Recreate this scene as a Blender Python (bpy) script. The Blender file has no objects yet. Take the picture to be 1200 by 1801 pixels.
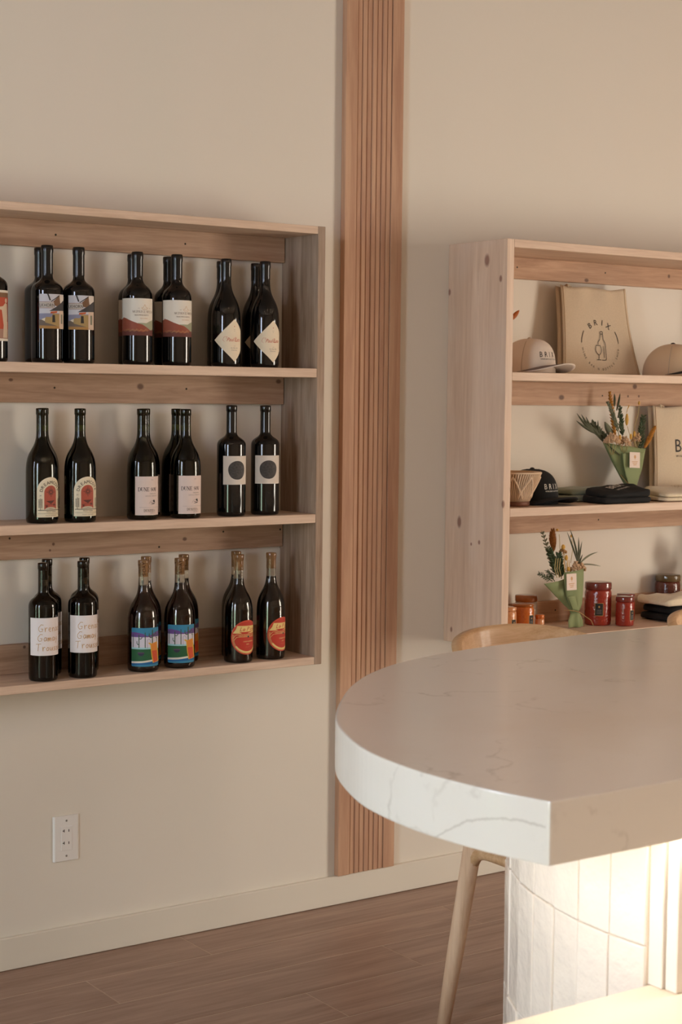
import bpy, bmesh, math, random
from mathutils import Vector, Matrix, noise
random.seed(7)
S = bpy.context.scene
COL = S.collection
R_ = math.radians

# ------------------------------------------------------------------ camera
CAMX, CAMY, CAMZ = 0.0, -4.1273, 1.5527
FPX, YAW, PITCH, ROLL = 2925.06, R_(34.7837), R_(3.9269), R_(0.5924)
_F = Vector((math.sin(YAW)*math.cos(PITCH), math.cos(YAW)*math.cos(PITCH), -math.sin(PITCH)))
_r0 = Vector((math.cos(YAW), -math.sin(YAW), 0)); _u0 = _r0.cross(_F)
_R = _r0*math.cos(ROLL) + _u0*math.sin(ROLL); _U = _u0*math.cos(ROLL) - _r0*math.sin(ROLL)
cd = bpy.data.cameras.new('camera'); cam = bpy.data.objects.new('camera', cd); COL.objects.link(cam)
cd.sensor_fit = 'VERTICAL'; cd.sensor_height = 36; cd.sensor_width = 24; cd.lens = 36*FPX/1801
m = Matrix((_R, _U, -_F)).transposed().to_4x4(); m.translation = (CAMX, CAMY, CAMZ)
cam.matrix_world = m
cd.dof.use_dof = True; cd.dof.focus_distance = 4.15; cd.dof.aperture_fstop = 10
cd.clip_start = 0.05
S.camera = cam

def at(u, v, Y):            # point of the plane y = Y that stands at photo pixel (u, v)
    d = _F + _R*((u-600)/FPX) - _U*((v-900.5)/FPX)
    t = (Y-CAMY)/d.y
    return Vector((CAMX, CAMY, CAMZ)) + d*t

# ------------------------------------------------------------------ world, view, light levels
S.view_settings.view_transform = 'Standard'; S.view_settings.look = 'None'
S.view_settings.gamma = 1; S.view_settings.use_curve_mapping = False
S.view_settings.exposure = 0.05
W = bpy.data.worlds.new('world'); S.world = W; W.use_nodes = True
W.node_tree.nodes['Background'].inputs[0].default_value = (0.75, 0.85, 1.0, 1)
W.node_tree.nodes['Background'].inputs[1].default_value = 1.0
LEFT_WIN = 18.5; RIGHT_WIN = 20.0; DOWNLIGHT = 250.0; LED = 40.0

# ------------------------------------------------------------------ helpers: colour and materials
def lin(c):
    f = lambda x: x/12.92 if x <= .04045 else ((x+.055)/1.055)**2.4
    return tuple(f(x/255) for x in c) + (1,)
MATS = {}
def new_mat(name):
    m = bpy.data.materials.new(name); m.use_nodes = True
    MATS[name] = m
    return m, m.node_tree.nodes, m.node_tree.links, m.node_tree.nodes['Principled BSDF']
def flat(name, rgb, rough=.6, metal=0, spec=.5, coat=0, bump=0, bscale=300, trans=0, sheen=0, var=0, ior=1.5, sss=0):
    if name in MATS: return MATS[name]
    m, N, L, b = new_mat(name)
    b.inputs['Base Color'].default_value = lin(rgb); b.inputs['Roughness'].default_value = rough
    b.inputs['Metallic'].default_value = metal; b.inputs['Specular IOR Level'].default_value = spec
    b.inputs['Coat Weight'].default_value = coat; b.inputs['Transmission Weight'].default_value = trans
    b.inputs['IOR'].default_value = ior
    b.inputs['Sheen Weight'].default_value = sheen
    tc = N.new('ShaderNodeTexCoord')
    if bump:
        n = N.new('ShaderNodeTexNoise'); n.inputs['Scale'].default_value = bscale; n.inputs['Detail'].default_value = 4
        L.new(tc.outputs['Object'], n.inputs['Vector'])
        bp = N.new('ShaderNodeBump'); bp.inputs['Strength'].default_value = bump; bp.inputs['Distance'].default_value = .006 if name.startswith('glossy') else .002
        L.new(n.outputs['Fac'], bp.inputs['Height']); L.new(bp.outputs['Normal'], b.inputs['Normal'])
    if var:
        n2 = N.new('ShaderNodeTexNoise'); n2.inputs['Scale'].default_value = bscale*.25; n2.inputs['Detail'].default_value = 5
        L.new(tc.outputs['Object'], n2.inputs['Vector'])
        hs = N.new('ShaderNodeHueSaturation'); hs.inputs['Color'].default_value = lin(rgb)
        mr = N.new('ShaderNodeMapRange'); mr.inputs['To Min'].default_value = 1-var; mr.inputs['To Max'].default_value = 1+var
        mr.inputs['From Min'].default_value = .3; mr.inputs['From Max'].default_value = .7
        L.new(n2.outputs['Fac'], mr.inputs['Value']); L.new(mr.outputs[0], hs.inputs['Value'])
        L.new(hs.outputs[0], b.inputs['Base Color'])
    return m
def emit(name, rgb, strength):
    m, N, L, b = new_mat(name)
    b.inputs['Base Color'].default_value = (0, 0, 0, 1)
    b.inputs['Emission Color'].default_value = lin(rgb); b.inputs['Emission Strength'].default_value = strength
    return m
def wood(name, light, dark, axis='Z', rough=.55, knots=(), knot_rgb=(96, 66, 52), grain=1.0, wash=None, coat=0, per_object=True):
    """pine / oak: stretched noise along `axis`; knots = (x, y, z, radius, stretch) in object space"""
    m, N, L, b = new_mat(name)
    tc = N.new('ShaderNodeTexCoord'); mp = N.new('ShaderNodeMapping')
    sc = {'X': (1, 16, 16), 'Y': (16, 1, 16), 'Z': (16, 16, 1)}[axis]
    mp.inputs['Scale'].default_value = sc
    L.new(tc.outputs['Object'], mp.inputs['Vector'])
    if per_object:
        oi = N.new('ShaderNodeObjectInfo'); mu = N.new('ShaderNodeMath'); mu.operation = 'MULTIPLY'; mu.inputs[1].default_value = 37
        L.new(oi.outputs['Random'], mu.inputs[0])
        cx = N.new('ShaderNodeCombineXYZ')
        for k in range(3): L.new(mu.outputs[0], cx.inputs[k])
        L.new(cx.outputs[0], mp.inputs['Location'])
    n1 = N.new('ShaderNodeTexNoise'); n1.inputs['Scale'].default_value = 2.2*grain; n1.inputs['Detail'].default_value = 7
    n1.inputs['Distortion'].default_value = .9; n1.inputs['Roughness'].default_value = .62
    L.new(mp.outputs[0], n1.inputs['Vector'])
    n2 = N.new('ShaderNodeTexNoise'); n2.inputs['Scale'].default_value = 14*grain; n2.inputs['Detail'].default_value = 3
    L.new(mp.outputs[0], n2.inputs['Vector'])
    ad = N.new('ShaderNodeMath'); ad.operation = 'MULTIPLY_ADD'; ad.inputs[1].default_value = .3
    L.new(n2.outputs['Fac'], ad.inputs[0]); L.new(n1.outputs['Fac'], ad.inputs[2])
    cr = N.new('ShaderNodeValToRGB')
    cr.color_ramp.elements[0].position = .46; cr.color_ramp.elements[0].color = lin(dark)
    cr.color_ramp.elements[1].position = .82; cr.color_ramp.elements[1].color = lin(light)
    L.new(ad.outputs[0], cr.inputs[0])
    col = cr.outputs[0]
    if wash:
        n3 = N.new('ShaderNodeTexNoise'); n3.inputs['Scale'].default_value = 5; n3.inputs['Detail'].default_value = 3
        L.new(tc.outputs['Object'], n3.inputs['Vector'])
        r3 = N.new('ShaderNodeMapRange'); r3.inputs['From Min'].default_value = .45; r3.inputs['From Max'].default_value = .75
        r3.inputs['To Max'].default_value = .55
        L.new(n3.outputs['Fac'], r3.inputs[0])
        mx = N.new('ShaderNodeMixRGB'); mx.inputs[2].default_value = lin(wash)
        L.new(r3.outputs[0], mx.inputs[0]); L.new(col, mx.inputs[1]); col = mx.outputs[0]
    for (x, y, z, rad, st) in knots:
        s = N.new('ShaderNodeVectorMath'); s.operation = 'SUBTRACT'; s.inputs[1].default_value = (x, y, z)
        L.new(tc.outputs['Object'], s.inputs[0])
        q = N.new('ShaderNodeVectorMath'); q.operation = 'MULTIPLY'
        k = {'X': (1/st, 1, 1), 'Y': (1, 1/st, 1), 'Z': (1, 1, 1/st)}[axis]; q.inputs[1].default_value = k
        L.new(s.outputs[0], q.inputs[0])
        ln = N.new('ShaderNodeVectorMath'); ln.operation = 'LENGTH'; L.new(q.outputs[0], ln.inputs[0])
        r = N.new('ShaderNodeMapRange'); r.inputs['From Min'].default_value = rad*1.35; r.inputs['From Max'].default_value = rad*.7
        r.inputs['To Max'].default_value = .85
        L.new(ln.outputs['Value'], r.inputs[0])
        mx = N.new('ShaderNodeMixRGB'); mx.inputs[2].default_value = lin(knot_rgb)
        L.new(r.outputs[0], mx.inputs[0]); L.new(col, mx.inputs[1]); col = mx.outputs[0]
    L.new(col, b.inputs['Base Color'])
    b.inputs['Roughness'].default_value = rough; b.inputs['Coat Weight'].default_value = coat
    b.inputs['Specular IOR Level'].default_value = .3
    bp = N.new('ShaderNodeBump'); bp.inputs['Strength'].default_value = .12; bp.inputs['Distance'].default_value = .001
    L.new(ad.outputs[0], bp.inputs['Height']); L.new(bp.outputs[0], b.inputs['Normal'])
    return m

def mat_wall():
    m, N, L, b = new_mat('cream_wall_paint')
    tc = N.new('ShaderNodeTexCoord')
    b.inputs['Base Color'].default_value = lin((230, 222, 210)); b.inputs['Roughness'].default_value = .75
    b.inputs['Specular IOR Level'].default_value = .25
    n = N.new('ShaderNodeTexNoise'); n.inputs['Scale'].default_value = 7; n.inputs['Detail'].default_value = 8
    L.new(tc.outputs['Object'], n.inputs['Vector'])
    bp = N.new('ShaderNodeBump'); bp.inputs['Strength'].default_value = .10; bp.inputs['Distance'].default_value = .01
    L.new(n.outputs['Fac'], bp.inputs['Height']); L.new(bp.outputs[0], b.inputs['Normal'])
    return m
VEIN = (.508, -2.27, 1.0365)   # centre, curvature and height of the long vein on the rounded end, in the bar's own space
def mat_quartz():
    m, N, L, b = new_mat('white_veined_quartz')
    tc = N.new('ShaderNodeTexCoord')
    nd = N.new('ShaderNodeTexNoise'); nd.inputs['Scale'].default_value = 2.2; nd.inputs['Detail'].default_value = 6
    L.new(tc.outputs['Object'], nd.inputs['Vector'])
    s = N.new('ShaderNodeMath'); s.operation = 'SUBTRACT'; s.inputs[1].default_value = .5; L.new(nd.outputs['Fac'], s.inputs[0])
    a = N.new('ShaderNodeMath'); a.operation = 'ABSOLUTE'; L.new(s.outputs[0], a.inputs[0])
    r = N.new('ShaderNodeMapRange'); r.inputs['From Min'].default_value = .0; r.inputs['From Max'].default_value = .007
    r.inputs['To Min'].default_value = 1; r.inputs['To Max'].default_value = 0
    L.new(a.outputs[0], r.inputs[0])
    n2 = N.new('ShaderNodeTexNoise'); n2.inputs['Scale'].default_value = 6; n2.inputs['Detail'].default_value = 6; n2.inputs['Roughness'].default_value = .7
    L.new(tc.outputs['Object'], n2.inputs['Vector'])
    r2 = N.new('ShaderNodeMapRange'); r2.inputs['From Min'].default_value = .48; r2.inputs['From Max'].default_value = .66
    L.new(n2.outputs['Fac'], r2.inputs[0])
    mu = N.new('ShaderNodeMath'); mu.operation = 'MULTIPLY'; L.new(r.outputs[0], mu.inputs[0]); L.new(r2.outputs[0], mu.inputs[1])
    # one long soft vein that crosses the left end of the slab
    n4 = N.new('ShaderNodeTexNoise'); n4.inputs['Scale'].default_value = 28; n4.inputs['Detail'].default_value = 5; n4.inputs['Roughness'].default_value = .75
    L.new(tc.outputs['Object'], n4.inputs['Vector'])
    r4 = N.new('ShaderNodeMapRange'); r4.inputs['From Min'].default_value = .58; r4.inputs['From Max'].default_value = .75; r4.inputs['To Max'].default_value = .4
    L.new(n4.outputs['Fac'], r4.inputs[0])
    m2 = N.new('ShaderNodeMath'); m2.operation = 'MULTIPLY'; L.new(r4.outputs[0], m2.inputs[0]); L.new(r2.outputs[0], m2.inputs[1])
    mxv = N.new('ShaderNodeMath'); mxv.operation = 'MAXIMUM'; L.new(mu.outputs[0], mxv.inputs[0]); L.new(m2.outputs[0], mxv.inputs[1])
    base = N.new('ShaderNodeMixRGB'); base.inputs[1].default_value = lin((236, 231, 224)); base.inputs[2].default_value = lin((228, 216, 202))
    n3 = N.new('ShaderNodeTexNoise'); n3.inputs['Scale'].default_value = 1.7; n3.inputs['Detail'].default_value = 5
    L.new(tc.outputs['Object'], n3.inputs['Vector'])
    r3 = N.new('ShaderNodeMapRange'); r3.inputs['From Min'].default_value = .5; r3.inputs['From Max'].default_value = .75; L.new(n3.outputs['Fac'], r3.inputs[0])
    L.new(r3.outputs[0], base.inputs[0])
    mx = N.new('ShaderNodeMixRGB'); mx.inputs[2].default_value = lin((204, 197, 188))
    sp = N.new('ShaderNodeSeparateXYZ'); L.new(tc.outputs['Object'], sp.inputs[0])
    def M(op, a, b_=None, c_=None):
        q = N.new('ShaderNodeMath'); q.operation = op
        for i_, x_ in enumerate((a, b_, c_)):
            if x_ is None: continue
            if isinstance(x_, (int, float)): q.inputs[i_].default_value = x_
            else: L.new(x_, q.inputs[i_])
        return q.outputs[0]
    yy = M('ADD', sp.outputs['Y'], VEIN[0]); par = M('MULTIPLY_ADD', M('MULTIPLY', yy, yy), VEIN[1], VEIN[2])
    wob = M('MULTIPLY', M('SUBTRACT', n4.outputs['Fac'], .5), .012)
    dist = M('ABSOLUTE', M('ADD', M('SUBTRACT', sp.outputs['Z'], par), wob))
    rv = N.new('ShaderNodeMapRange'); rv.inputs['From Min'].default_value = .0004; rv.inputs['From Max'].default_value = .0026; rv.inputs['To Min'].default_value = .8; rv.inputs['To Max'].default_value = 0
    L.new(dist, rv.inputs[0])
    lim = M('LESS_THAN', M('ABSOLUTE', yy), .15)
    vv = M('MULTIPLY', M('MULTIPLY', rv.outputs[0], lim), M('LESS_THAN', sp.outputs['X'], -1.5565))
    L.new(M('MAXIMUM', mxv.outputs[0], vv), mx.inputs[0]); L.new(base.outputs[0], mx.inputs[1])
    L.new(mx.outputs[0], b.inputs['Base Color']); b.inputs['Roughness'].default_value = .16
    b.inputs['Specular IOR Level'].default_value = .5
    return m
def mat_glass(name, rgb, rough=.02):
    m, N, L, b = new_mat(name)
    b.inputs['Base Color'].default_value = lin(rgb); b.inputs['Roughness'].default_value = rough
    b.inputs['Transmission Weight'].default_value = 1; b.inputs['IOR'].default_value = 1.5
    return m
def mat_candle(name, rgb, rough=.22, bump=.5):
    m, N, L, b = new_mat(name)
    tc = N.new('ShaderNodeTexCoord'); v = N.new('ShaderNodeTexVoronoi'); v.inputs['Scale'].default_value = 130
    L.new(tc.outputs['Object'], v.inputs['Vector'])
    bp = N.new('ShaderNodeBump'); bp.inputs['Strength'].default_value = bump; bp.inputs['Distance'].default_value = .002
    L.new(v.outputs['Distance'], bp.inputs['Height']); L.new(bp.outputs[0], b.inputs['Normal'])
    b.inputs['Base Color'].default_value = lin(rgb); b.inputs['Roughness'].default_value = rough; b.inputs['Coat Weight'].default_value = .5
    return m
def mat_window(name, strength, low, high):
    m, N, L, b = new_mat(name)
    tc = N.new('ShaderNodeTexCoord'); sx = N.new('ShaderNodeSeparateXYZ'); L.new(tc.outputs['Object'], sx.inputs[0])
    n = N.new('ShaderNodeTexNoise'); n.inputs['Scale'].default_value = 3; L.new(tc.outputs['Object'], n.inputs['Vector'])
    ad = N.new('ShaderNodeMath'); ad.operation = 'MULTIPLY_ADD'; ad.inputs[1].default_value = .8; L.new(n.outputs['Fac'], ad.inputs[0]); L.new(sx.outputs['Z'], ad.inputs[2])
    cr = N.new('ShaderNodeValToRGB'); e = cr.color_ramp.elements
    e[0].position = .25; e[0].color = lin(low); e[1].position = .75; e[1].color = lin(high)
    mr = N.new('ShaderNodeMapRange'); mr.inputs['From Min'].default_value = .4; mr.inputs['From Max'].default_value = 3.0
    L.new(ad.outputs[0], mr.inputs[0]); L.new(mr.outputs[0], cr.inputs[0])
    b.inputs['Base Color'].default_value = (.02, .02, .02, 1); b.inputs['Roughness'].default_value = .1
    L.new(cr.outputs[0], b.inputs['Emission Color']); b.inputs['Emission Strength'].default_value = strength
    return m

# ------------------------------------------------------------------ helpers: meshes
class MB:
    def __init__(s): s.v = []; s.f = []; s.m = []; s.sm = []
    def add(s, vs, fs, m=0, smooth=False):
        o = len(s.v); s.v += [tuple(v) for v in vs]
        for f in fs: s.f.append([i+o for i in f]); s.m.append(m); s.sm.append(smooth)
        return s
    def box(s, x0, x1, y0, y1, z0, z1, m=0):
        vs = [(x, y, z) for z in (z0, z1) for y in (y0, y1) for x in (x0, x1)]
        return s.add(vs, [(0, 2, 3, 1), (4, 5, 7, 6), (0, 1, 5, 4), (2, 6, 7, 3), (0, 4, 6, 2), (1, 3, 7, 5)], m)
    def prism(s, pts, z0, z1, m=0):
        n = len(pts); vs = [(x, y, z0) for x, y in pts] + [(x, y, z1) for x, y in pts]
        fs = [tuple(range(n-1, -1, -1)), tuple(range(n, 2*n))] + [(i, (i+1) % n, n+(i+1) % n, n+i) for i in range(n)]
        return s.add(vs, fs, m)
    def lathe(s, prof, n=32, c=(0, 0, 0), m=0, smooth=True, capb=True, capt=True):
        vs = []; fs = []
        for r, z in prof:
            for k in range(n):
                a = 2*math.pi*k/n; vs.append((c[0]+r*math.cos(a), c[1]+r*math.sin(a), c[2]+z))
        for i in range(len(prof)-1):
            for k in range(n):
                k2 = (k+1) % n; fs.append((i*n+k, i*n+k2, (i+1)*n+k2, (i+1)*n+k))
        s.add(vs, fs, m, smooth)
        o = len(s.v)-len(vs)
        if capb: s.f.append([o+k for k in range(n-1, -1, -1)]); s.m.append(m); s.sm.append(False)
        if capt: s.f.append([o+(len(prof)-1)*n+k for k in range(n)]); s.m.append(m); s.sm.append(False)
        return s
    def tube(s, pts, rad, n=10, m=0, flat_=1.0, up=None):
        pts = [Vector(p) for p in pts]; L = len(pts)
        if not isinstance(rad, (list, tuple)): rad = [rad]*L
        vs = []; prev = None
        for i, p in enumerate(pts):
            t = (pts[min(i+1, L-1)]-pts[max(i-1, 0)]).normalized()
            if prev is None:
                a = Vector(up) if up else (Vector((0, 0, 1)) if abs(t.z) < .9 else Vector((0, 1, 0)))
            else: a = prev
            a = (a - t*a.dot(t)).normalized(); prev = a; b = t.cross(a)
            for k in range(n):
                q = 2*math.pi*k/n; vs.append(p + (a*math.cos(q) + b*math.sin(q)*flat_)*rad[i])
        fs = [(i*n+k, i*n+(k+1) % n, (i+1)*n+(k+1) % n, (i+1)*n+k) for i in range(L-1) for k in range(n)]
        s.add(vs, fs, m, True); o = len(s.v)-len(vs)
        s.f.append([o+k for k in range(n-1, -1, -1)]); s.m.append(m); s.sm.append(False)
        s.f.append([o+(L-1)*n+k for k in range(n)]); s.m.append(m); s.sm.append(False)
        return s
    def ball(s, c, r, n=8, m=0, sc=(1, 1, 1)):
        k = n//2+1
        prof = [(max(1e-4, r*math.sin(math.pi*i/k)), -r*math.cos(math.pi*i/k)) for i in range(k+1)]
        vs = []; fs = []
        for rr, z in prof:
            for j in range(n):
                a = 2*math.pi*j/n; vs.append((c[0]+rr*math.cos(a)*sc[0], c[1]+rr*math.sin(a)*sc[1], c[2]+z*sc[2]))
        for i in range(k):
            for j in range(n): fs.append((i*n+j, i*n+(j+1) % n, (i+1)*n+(j+1) % n, (i+1)*n+j))
        return s.add(vs, fs, m, True)
    def sheet(s, fn, nu, nv, th, m=0, mb=None, smooth=True):
        """thin curved sheet: fn(a, b) in 0..1 gives points, th = thickness pushed behind"""
        P = [[Vector(fn(i/nu, j/nv)) for i in range(nu+1)] for j in range(nv+1)]
        Nn = []
        for j in range(nv+1):
            row = []
            for i in range(nu+1):
                du = P[j][min(i+1, nu)]-P[j][max(i-1, 0)]; dv = P[min(j+1, nv)][i]-P[max(j-1, 0)][i]
                n = du.cross(dv); row.append(n.normalized() if n.length > 1e-12 else Vector((0, -1, 0)))
            Nn.append(row)
        w = nu+1; vs = [p for r in P for p in r] + [P[j][i]-Nn[j][i]*th for j in range(nv+1) for i in range(nu+1)]
        K = w*(nv+1); f1 = []; f2 = []
        for j in range(nv):
            for i in range(nu):
                a = j*w+i; f1.append((a, a+1, a+1+w, a+w)); f2.append((K+a, K+a+w, K+a+1+w, K+a+1))
        rim = []
        for i in range(nu): rim.append((i, K+i, K+i+1, i+1)); a = nv*w+i; rim.append((a+1, K+a+1, K+a, a))
        for j in range(nv): a = j*w; rim.append((a+w, K+a+w, K+a, a)); a = j*w+nu; rim.append((a, K+a, K+a+w, a+w))
        o = len(s.v); s.v += [tuple(v) for v in vs]
        for fs, mm in ((f1, m), (f2, m if mb is None else mb), (rim, m)):
            for f in fs: s.f.append([i+o for i in f]); s.m.append(mm); s.sm.append(smooth)
        return s
    def mesh(s, name, mats, origin=(0, 0, 0), bevel=0, seg=1, sharp=None):
        me = bpy.data.meshes.new(name)
        ox, oy, oz = origin
        me.from_pydata([(x-ox, y-oy, z-oz) for x, y, z in s.v], [], s.f)
        me.polygons.foreach_set('material_index', s.m); me.polygons.foreach_set('use_smooth', s.sm)
        for mt in (mats if isinstance(mats, (list, tuple)) else [mats]): me.materials.append(mt)
        if bevel:
            bm = bmesh.new(); bm.from_mesh(me)
            bmesh.ops.remove_doubles(bm, verts=bm.verts, dist=1e-6)
            ed = [e for e in bm.edges if len(e.link_faces) == 2 and e.calc_face_angle(0) > R_(35)]
            bmesh.ops.bevel(bm, geom=ed, offset=bevel, segments=seg, affect='EDGES', profile=.6, clamp_overlap=True)
            bm.to_mesh(me); bm.free()
        me.update(); return me
    def build(s, name, mats, parent=None, origin=None, bevel=0, seg=1, kind=None, label=None):
        if origin is None: origin = parent['_o'] if parent is not None and '_o' in parent else (0, 0, 0)
        o = bpy.data.objects.new(name, s.mesh(name, mats, origin, bevel, seg)); COL.objects.link(o)
        if parent is not None: o.parent = parent; o['_o'] = tuple(origin)
        else: o.location = origin; o['_o'] = tuple(origin)
        if kind: o['kind'] = kind
        if label: o['label'] = label
        return o
def thing(name, loc, label, cat, group=None, rz=0):
    o = bpy.data.objects.new(name, None); COL.objects.link(o); o.empty_display_size = .05
    o.location = loc; o.rotation_euler = (0, 0, rz); o['_o'] = tuple(loc)
    o['label'] = label; o['category'] = cat
    if group: o['group'] = group
    return o
def tag(o, label, cat, group=None):
    o['label'] = label; o['category'] = cat
    if group: o['group'] = group
    return o
def struct(o): o['kind'] = 'structure'; return o
def kids(o, table): return table.get(o.name, [])
def dup(root, loc, rz, label, group):
    r = root.copy(); COL.objects.link(r); r.location = loc; r.rotation_euler = (0, 0, rz); r['label'] = label; r['group'] = group
    for ch in list(root.children):
        c = ch.copy(); COL.objects.link(c); c.parent = r
        for g in list(ch.children):
            d = g.copy(); COL.objects.link(d); d.parent = c
    return r

# ---- flat print: text and polygons that are later wrapped on a surface
_fc = {}
def glyphs(txt):
    if txt in _fc: return _fc[txt]
    cu = bpy.data.curves.new('t', 'FONT'); cu.body = txt; cu.size = 1; cu.resolution_u = 2
    ob = bpy.data.objects.new('t', cu); COL.objects.link(ob)
    dg = bpy.context.evaluated_depsgraph_get()
    me = bpy.data.meshes.new_from_object(ob.evaluated_get(dg))
    vs = [(v.co.x, v.co.y) for v in me.vertices]; fs = [tuple(p.vertices) for p in me.polygons]
    bpy.data.objects.remove(ob); bpy.data.curves.remove(cu); bpy.data.meshes.remove(me)
    x0 = min(v[0] for v in vs); x1 = max(v[0] for v in vs)
    vs = [(x-x0, y) for x, y in vs]
    _fc[txt] = (vs, fs, x1-x0); return _fc[txt]
class Print:
    """layers of coloured polygons in (u, v) metres"""
    def __init__(s): s.items = []; s.layer = 0; s.mats = []
    def mi(s, mat):
        if mat not in s.mats: s.mats.append(mat)
        return s.mats.index(mat)
    def poly(s, pts, mat, up=True):
        if up: s.layer += 1
        s.items.append(([tuple(p) for p in pts], [tuple(range(len(pts)))], s.mi(mat), s.layer)); return s
    def rect(s, x0, y0, x1, y1, mat): return s.poly([(x0, y0), (x1, y0), (x1, y1), (x0, y1)], mat)
    def ell(s, cx, cy, rx, ry, mat, n=40, a0=0, a1=360):
        return s.poly([(cx+rx*math.cos(R_(a0+(a1-a0)*k/n)), cy+ry*math.sin(R_(a0+(a1-a0)*k/n))) for k in range(n if a1-a0 == 360 else n+1)], mat)
    def stroke(s, pts, w, mat, closed=False, up=True):
        if up: s.layer += 1
        if closed: pts = list(pts)+[pts[0]]
        for i in range(len(pts)-1):
            a = Vector(pts[i]); b = Vector(pts[i+1]); d = b-a
            if d.length < 1e-9: continue
            d.normalize(); n = Vector((-d.y, d.x))*w/2; e = d*w*.3
            s.items.append(([tuple(a-e+n), tuple(a-e-n), tuple(b+e-n), tuple(b+e+n)], [(0, 1, 2, 3)], s.mi(mat), s.layer))
        return s
    def text(s, txt, x, y, size, mat, align='L', shear=0, wscale=1, rot=0):
        s.layer += 1; vs, fs, w = glyphs(txt); size = size/.72
        off = {'L': 0, 'C': -w/2, 'R': -w}[align]; c, n = math.cos(rot), math.sin(rot)
        P = []
        for a, b in vs:
            a = (a+off)*wscale + b*shear; a *= size; b = b*size
            P.append((x+a*c-b*n, y+a*n+b*c))
        s.items.append((P, fs, s.mi(mat), s.layer)); return s
    def spaced(s, txt, x, y, size, mat, gap=.25, wscale=1):
        for ch in txt:
            if ch == ' ': x += size*.6; continue
            s.text(ch, x, y, size, mat, wscale=wscale); x += (glyphs(ch)[2]*wscale/.72+gap)*size
        return s
    def arc(s, txt, cx, cy, r, a_mid, da, size, mat, inward=False):
        """letters one by one on a circle; tops outward, or inward for text along the lower half"""
        n = len(txt)
        for i, ch in enumerate(txt):
            if ch == ' ': continue
            a = a_mid + (-1 if not inward else 1)*(i-(n-1)/2)*da
            rot = R_(a-90) if not inward else R_(a+90)
            rr = r if not inward else r
            bx = cx+rr*math.cos(R_(a)); by = cy+rr*math.sin(R_(a))
            s.text(ch, bx, by, size, mat, 'C', rot=rot)
        return s
    def build(s, name, surf, parent, step=.004, lift=.0003, dl=.00005, label=None, extra_steps=()):
        bm = bmesh.new()
        for P, fs, mi, ly in s.items:
            vv = [bm.verts.new((a, b, ly)) for a, b in P]
            for f in fs:
                try: q = bm.faces.new([vv[i] for i in f]); q.material_index = mi
                except ValueError: pass
        us = [v.co.x for v in bm.verts]
        k = math.floor(min(us)/step)+1
        while k*step < max(us):
            bmesh.ops.bisect_plane(bm, geom=bm.verts[:]+bm.edges[:]+bm.faces[:], dist=1e-7, plane_co=(k*step, 0, 0), plane_no=(1, 0, 0)); k += 1
        bmesh.ops.triangulate(bm, faces=[f for f in bm.faces if len(f.verts) > 4])
        for v in bm.verts: v.co = surf(v.co.x, v.co.y, lift+dl*v.co.z)
        me = bpy.data.meshes.new(name); bm.to_mesh(me); bm.free()
        for mt in s.mats: me.materials.append(mt)
        for p in me.polygons: p.use_smooth = True
        o = bpy.data.objects.new(name, me); COL.objects.link(o); o.parent = parent
        if label: o['label'] = label
        return o
def cyl(r): return lambda u, v, d: Vector(((r+d)*math.sin(u/r), -(r+d)*math.cos(u/r), v))

# ------------------------------------------------------------------ materials
WALL = mat_wall(); QUARTZ = mat_quartz()
TRIM = flat('cream_trim_paint', (228, 220, 206), .5)
CEIL = flat('ceiling_paint', (140, 124, 110), .8)
DARKW = flat('taupe_wall_paint', (196, 180, 162), .8); SIDEW = flat('sand_wall_paint', (204, 190, 172), .8)
PINE_L, PINE_D, WASH = (232, 206, 184), (206, 176, 152), (186, 172, 160)
PX = wood('pine_along_x', PINE_L, PINE_D, 'X', wash=None)
PZ = wood('pine_along_z', (208, 182, 160), (178, 150, 130), 'Z', wash=(190, 178, 168))
POST = wood('warm_cedar_slats', (206, 166, 136), (178, 134, 108), 'Z', grain=.6)
OAK = wood('pale_oak', (224, 188, 148), (198, 154, 112), 'X', grain=1.2, coat=.1, rough=.45)
OAKZ = wood('pale_oak_upright', (240, 208, 178), (216, 178, 146), 'Z', grain=1.2, coat=.1, rough=.45)
PLANK = wood('brown_wood_tile', (178, 148, 130), (146, 116, 100), 'X', rough=.4, grain=.7)
GROUT = flat('pale_grout', (196, 174, 156), .9)
TILE = flat('glossy_white_tile', (244, 236, 228), .16, coat=.4, bump=1.0, bscale=22)
TGROUT = flat('cream_tile_grout', (236, 222, 204), .8)
WHITE = flat('white_cabinet_paint', (240, 232, 222), .45)
DARKLINE = flat('dark_gap', (40, 30, 26), .9)
SCREW = flat('dark_screw', (52, 44, 34), .5, metal=.6)
BLACKGLASS = flat('black_wine_glass', (9, 8, 8), .06, spec=.6, ior=1.5)
CAPSULE = flat('black_capsule', (14, 13, 13), .22, spec=.5)
GREENGLASS = mat_glass('dark_green_glass', (62, 74, 30))
BROWNGLASS = mat_glass('dark_brown_glass', (70, 58, 40))
CLEARGLASS = mat_glass('clear_bottle_glass', (232, 226, 212))
WINE = flat('red_wine', (14, 4, 5), .1)
WINE2 = flat('light_red_wine', (34, 7, 8), .1)
DARKWINE = flat('dark_wine', (8, 5, 5), .1)
CORK = flat('cork', (196, 150, 104), .8, bump=.3, bscale=400, var=.12)

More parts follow.
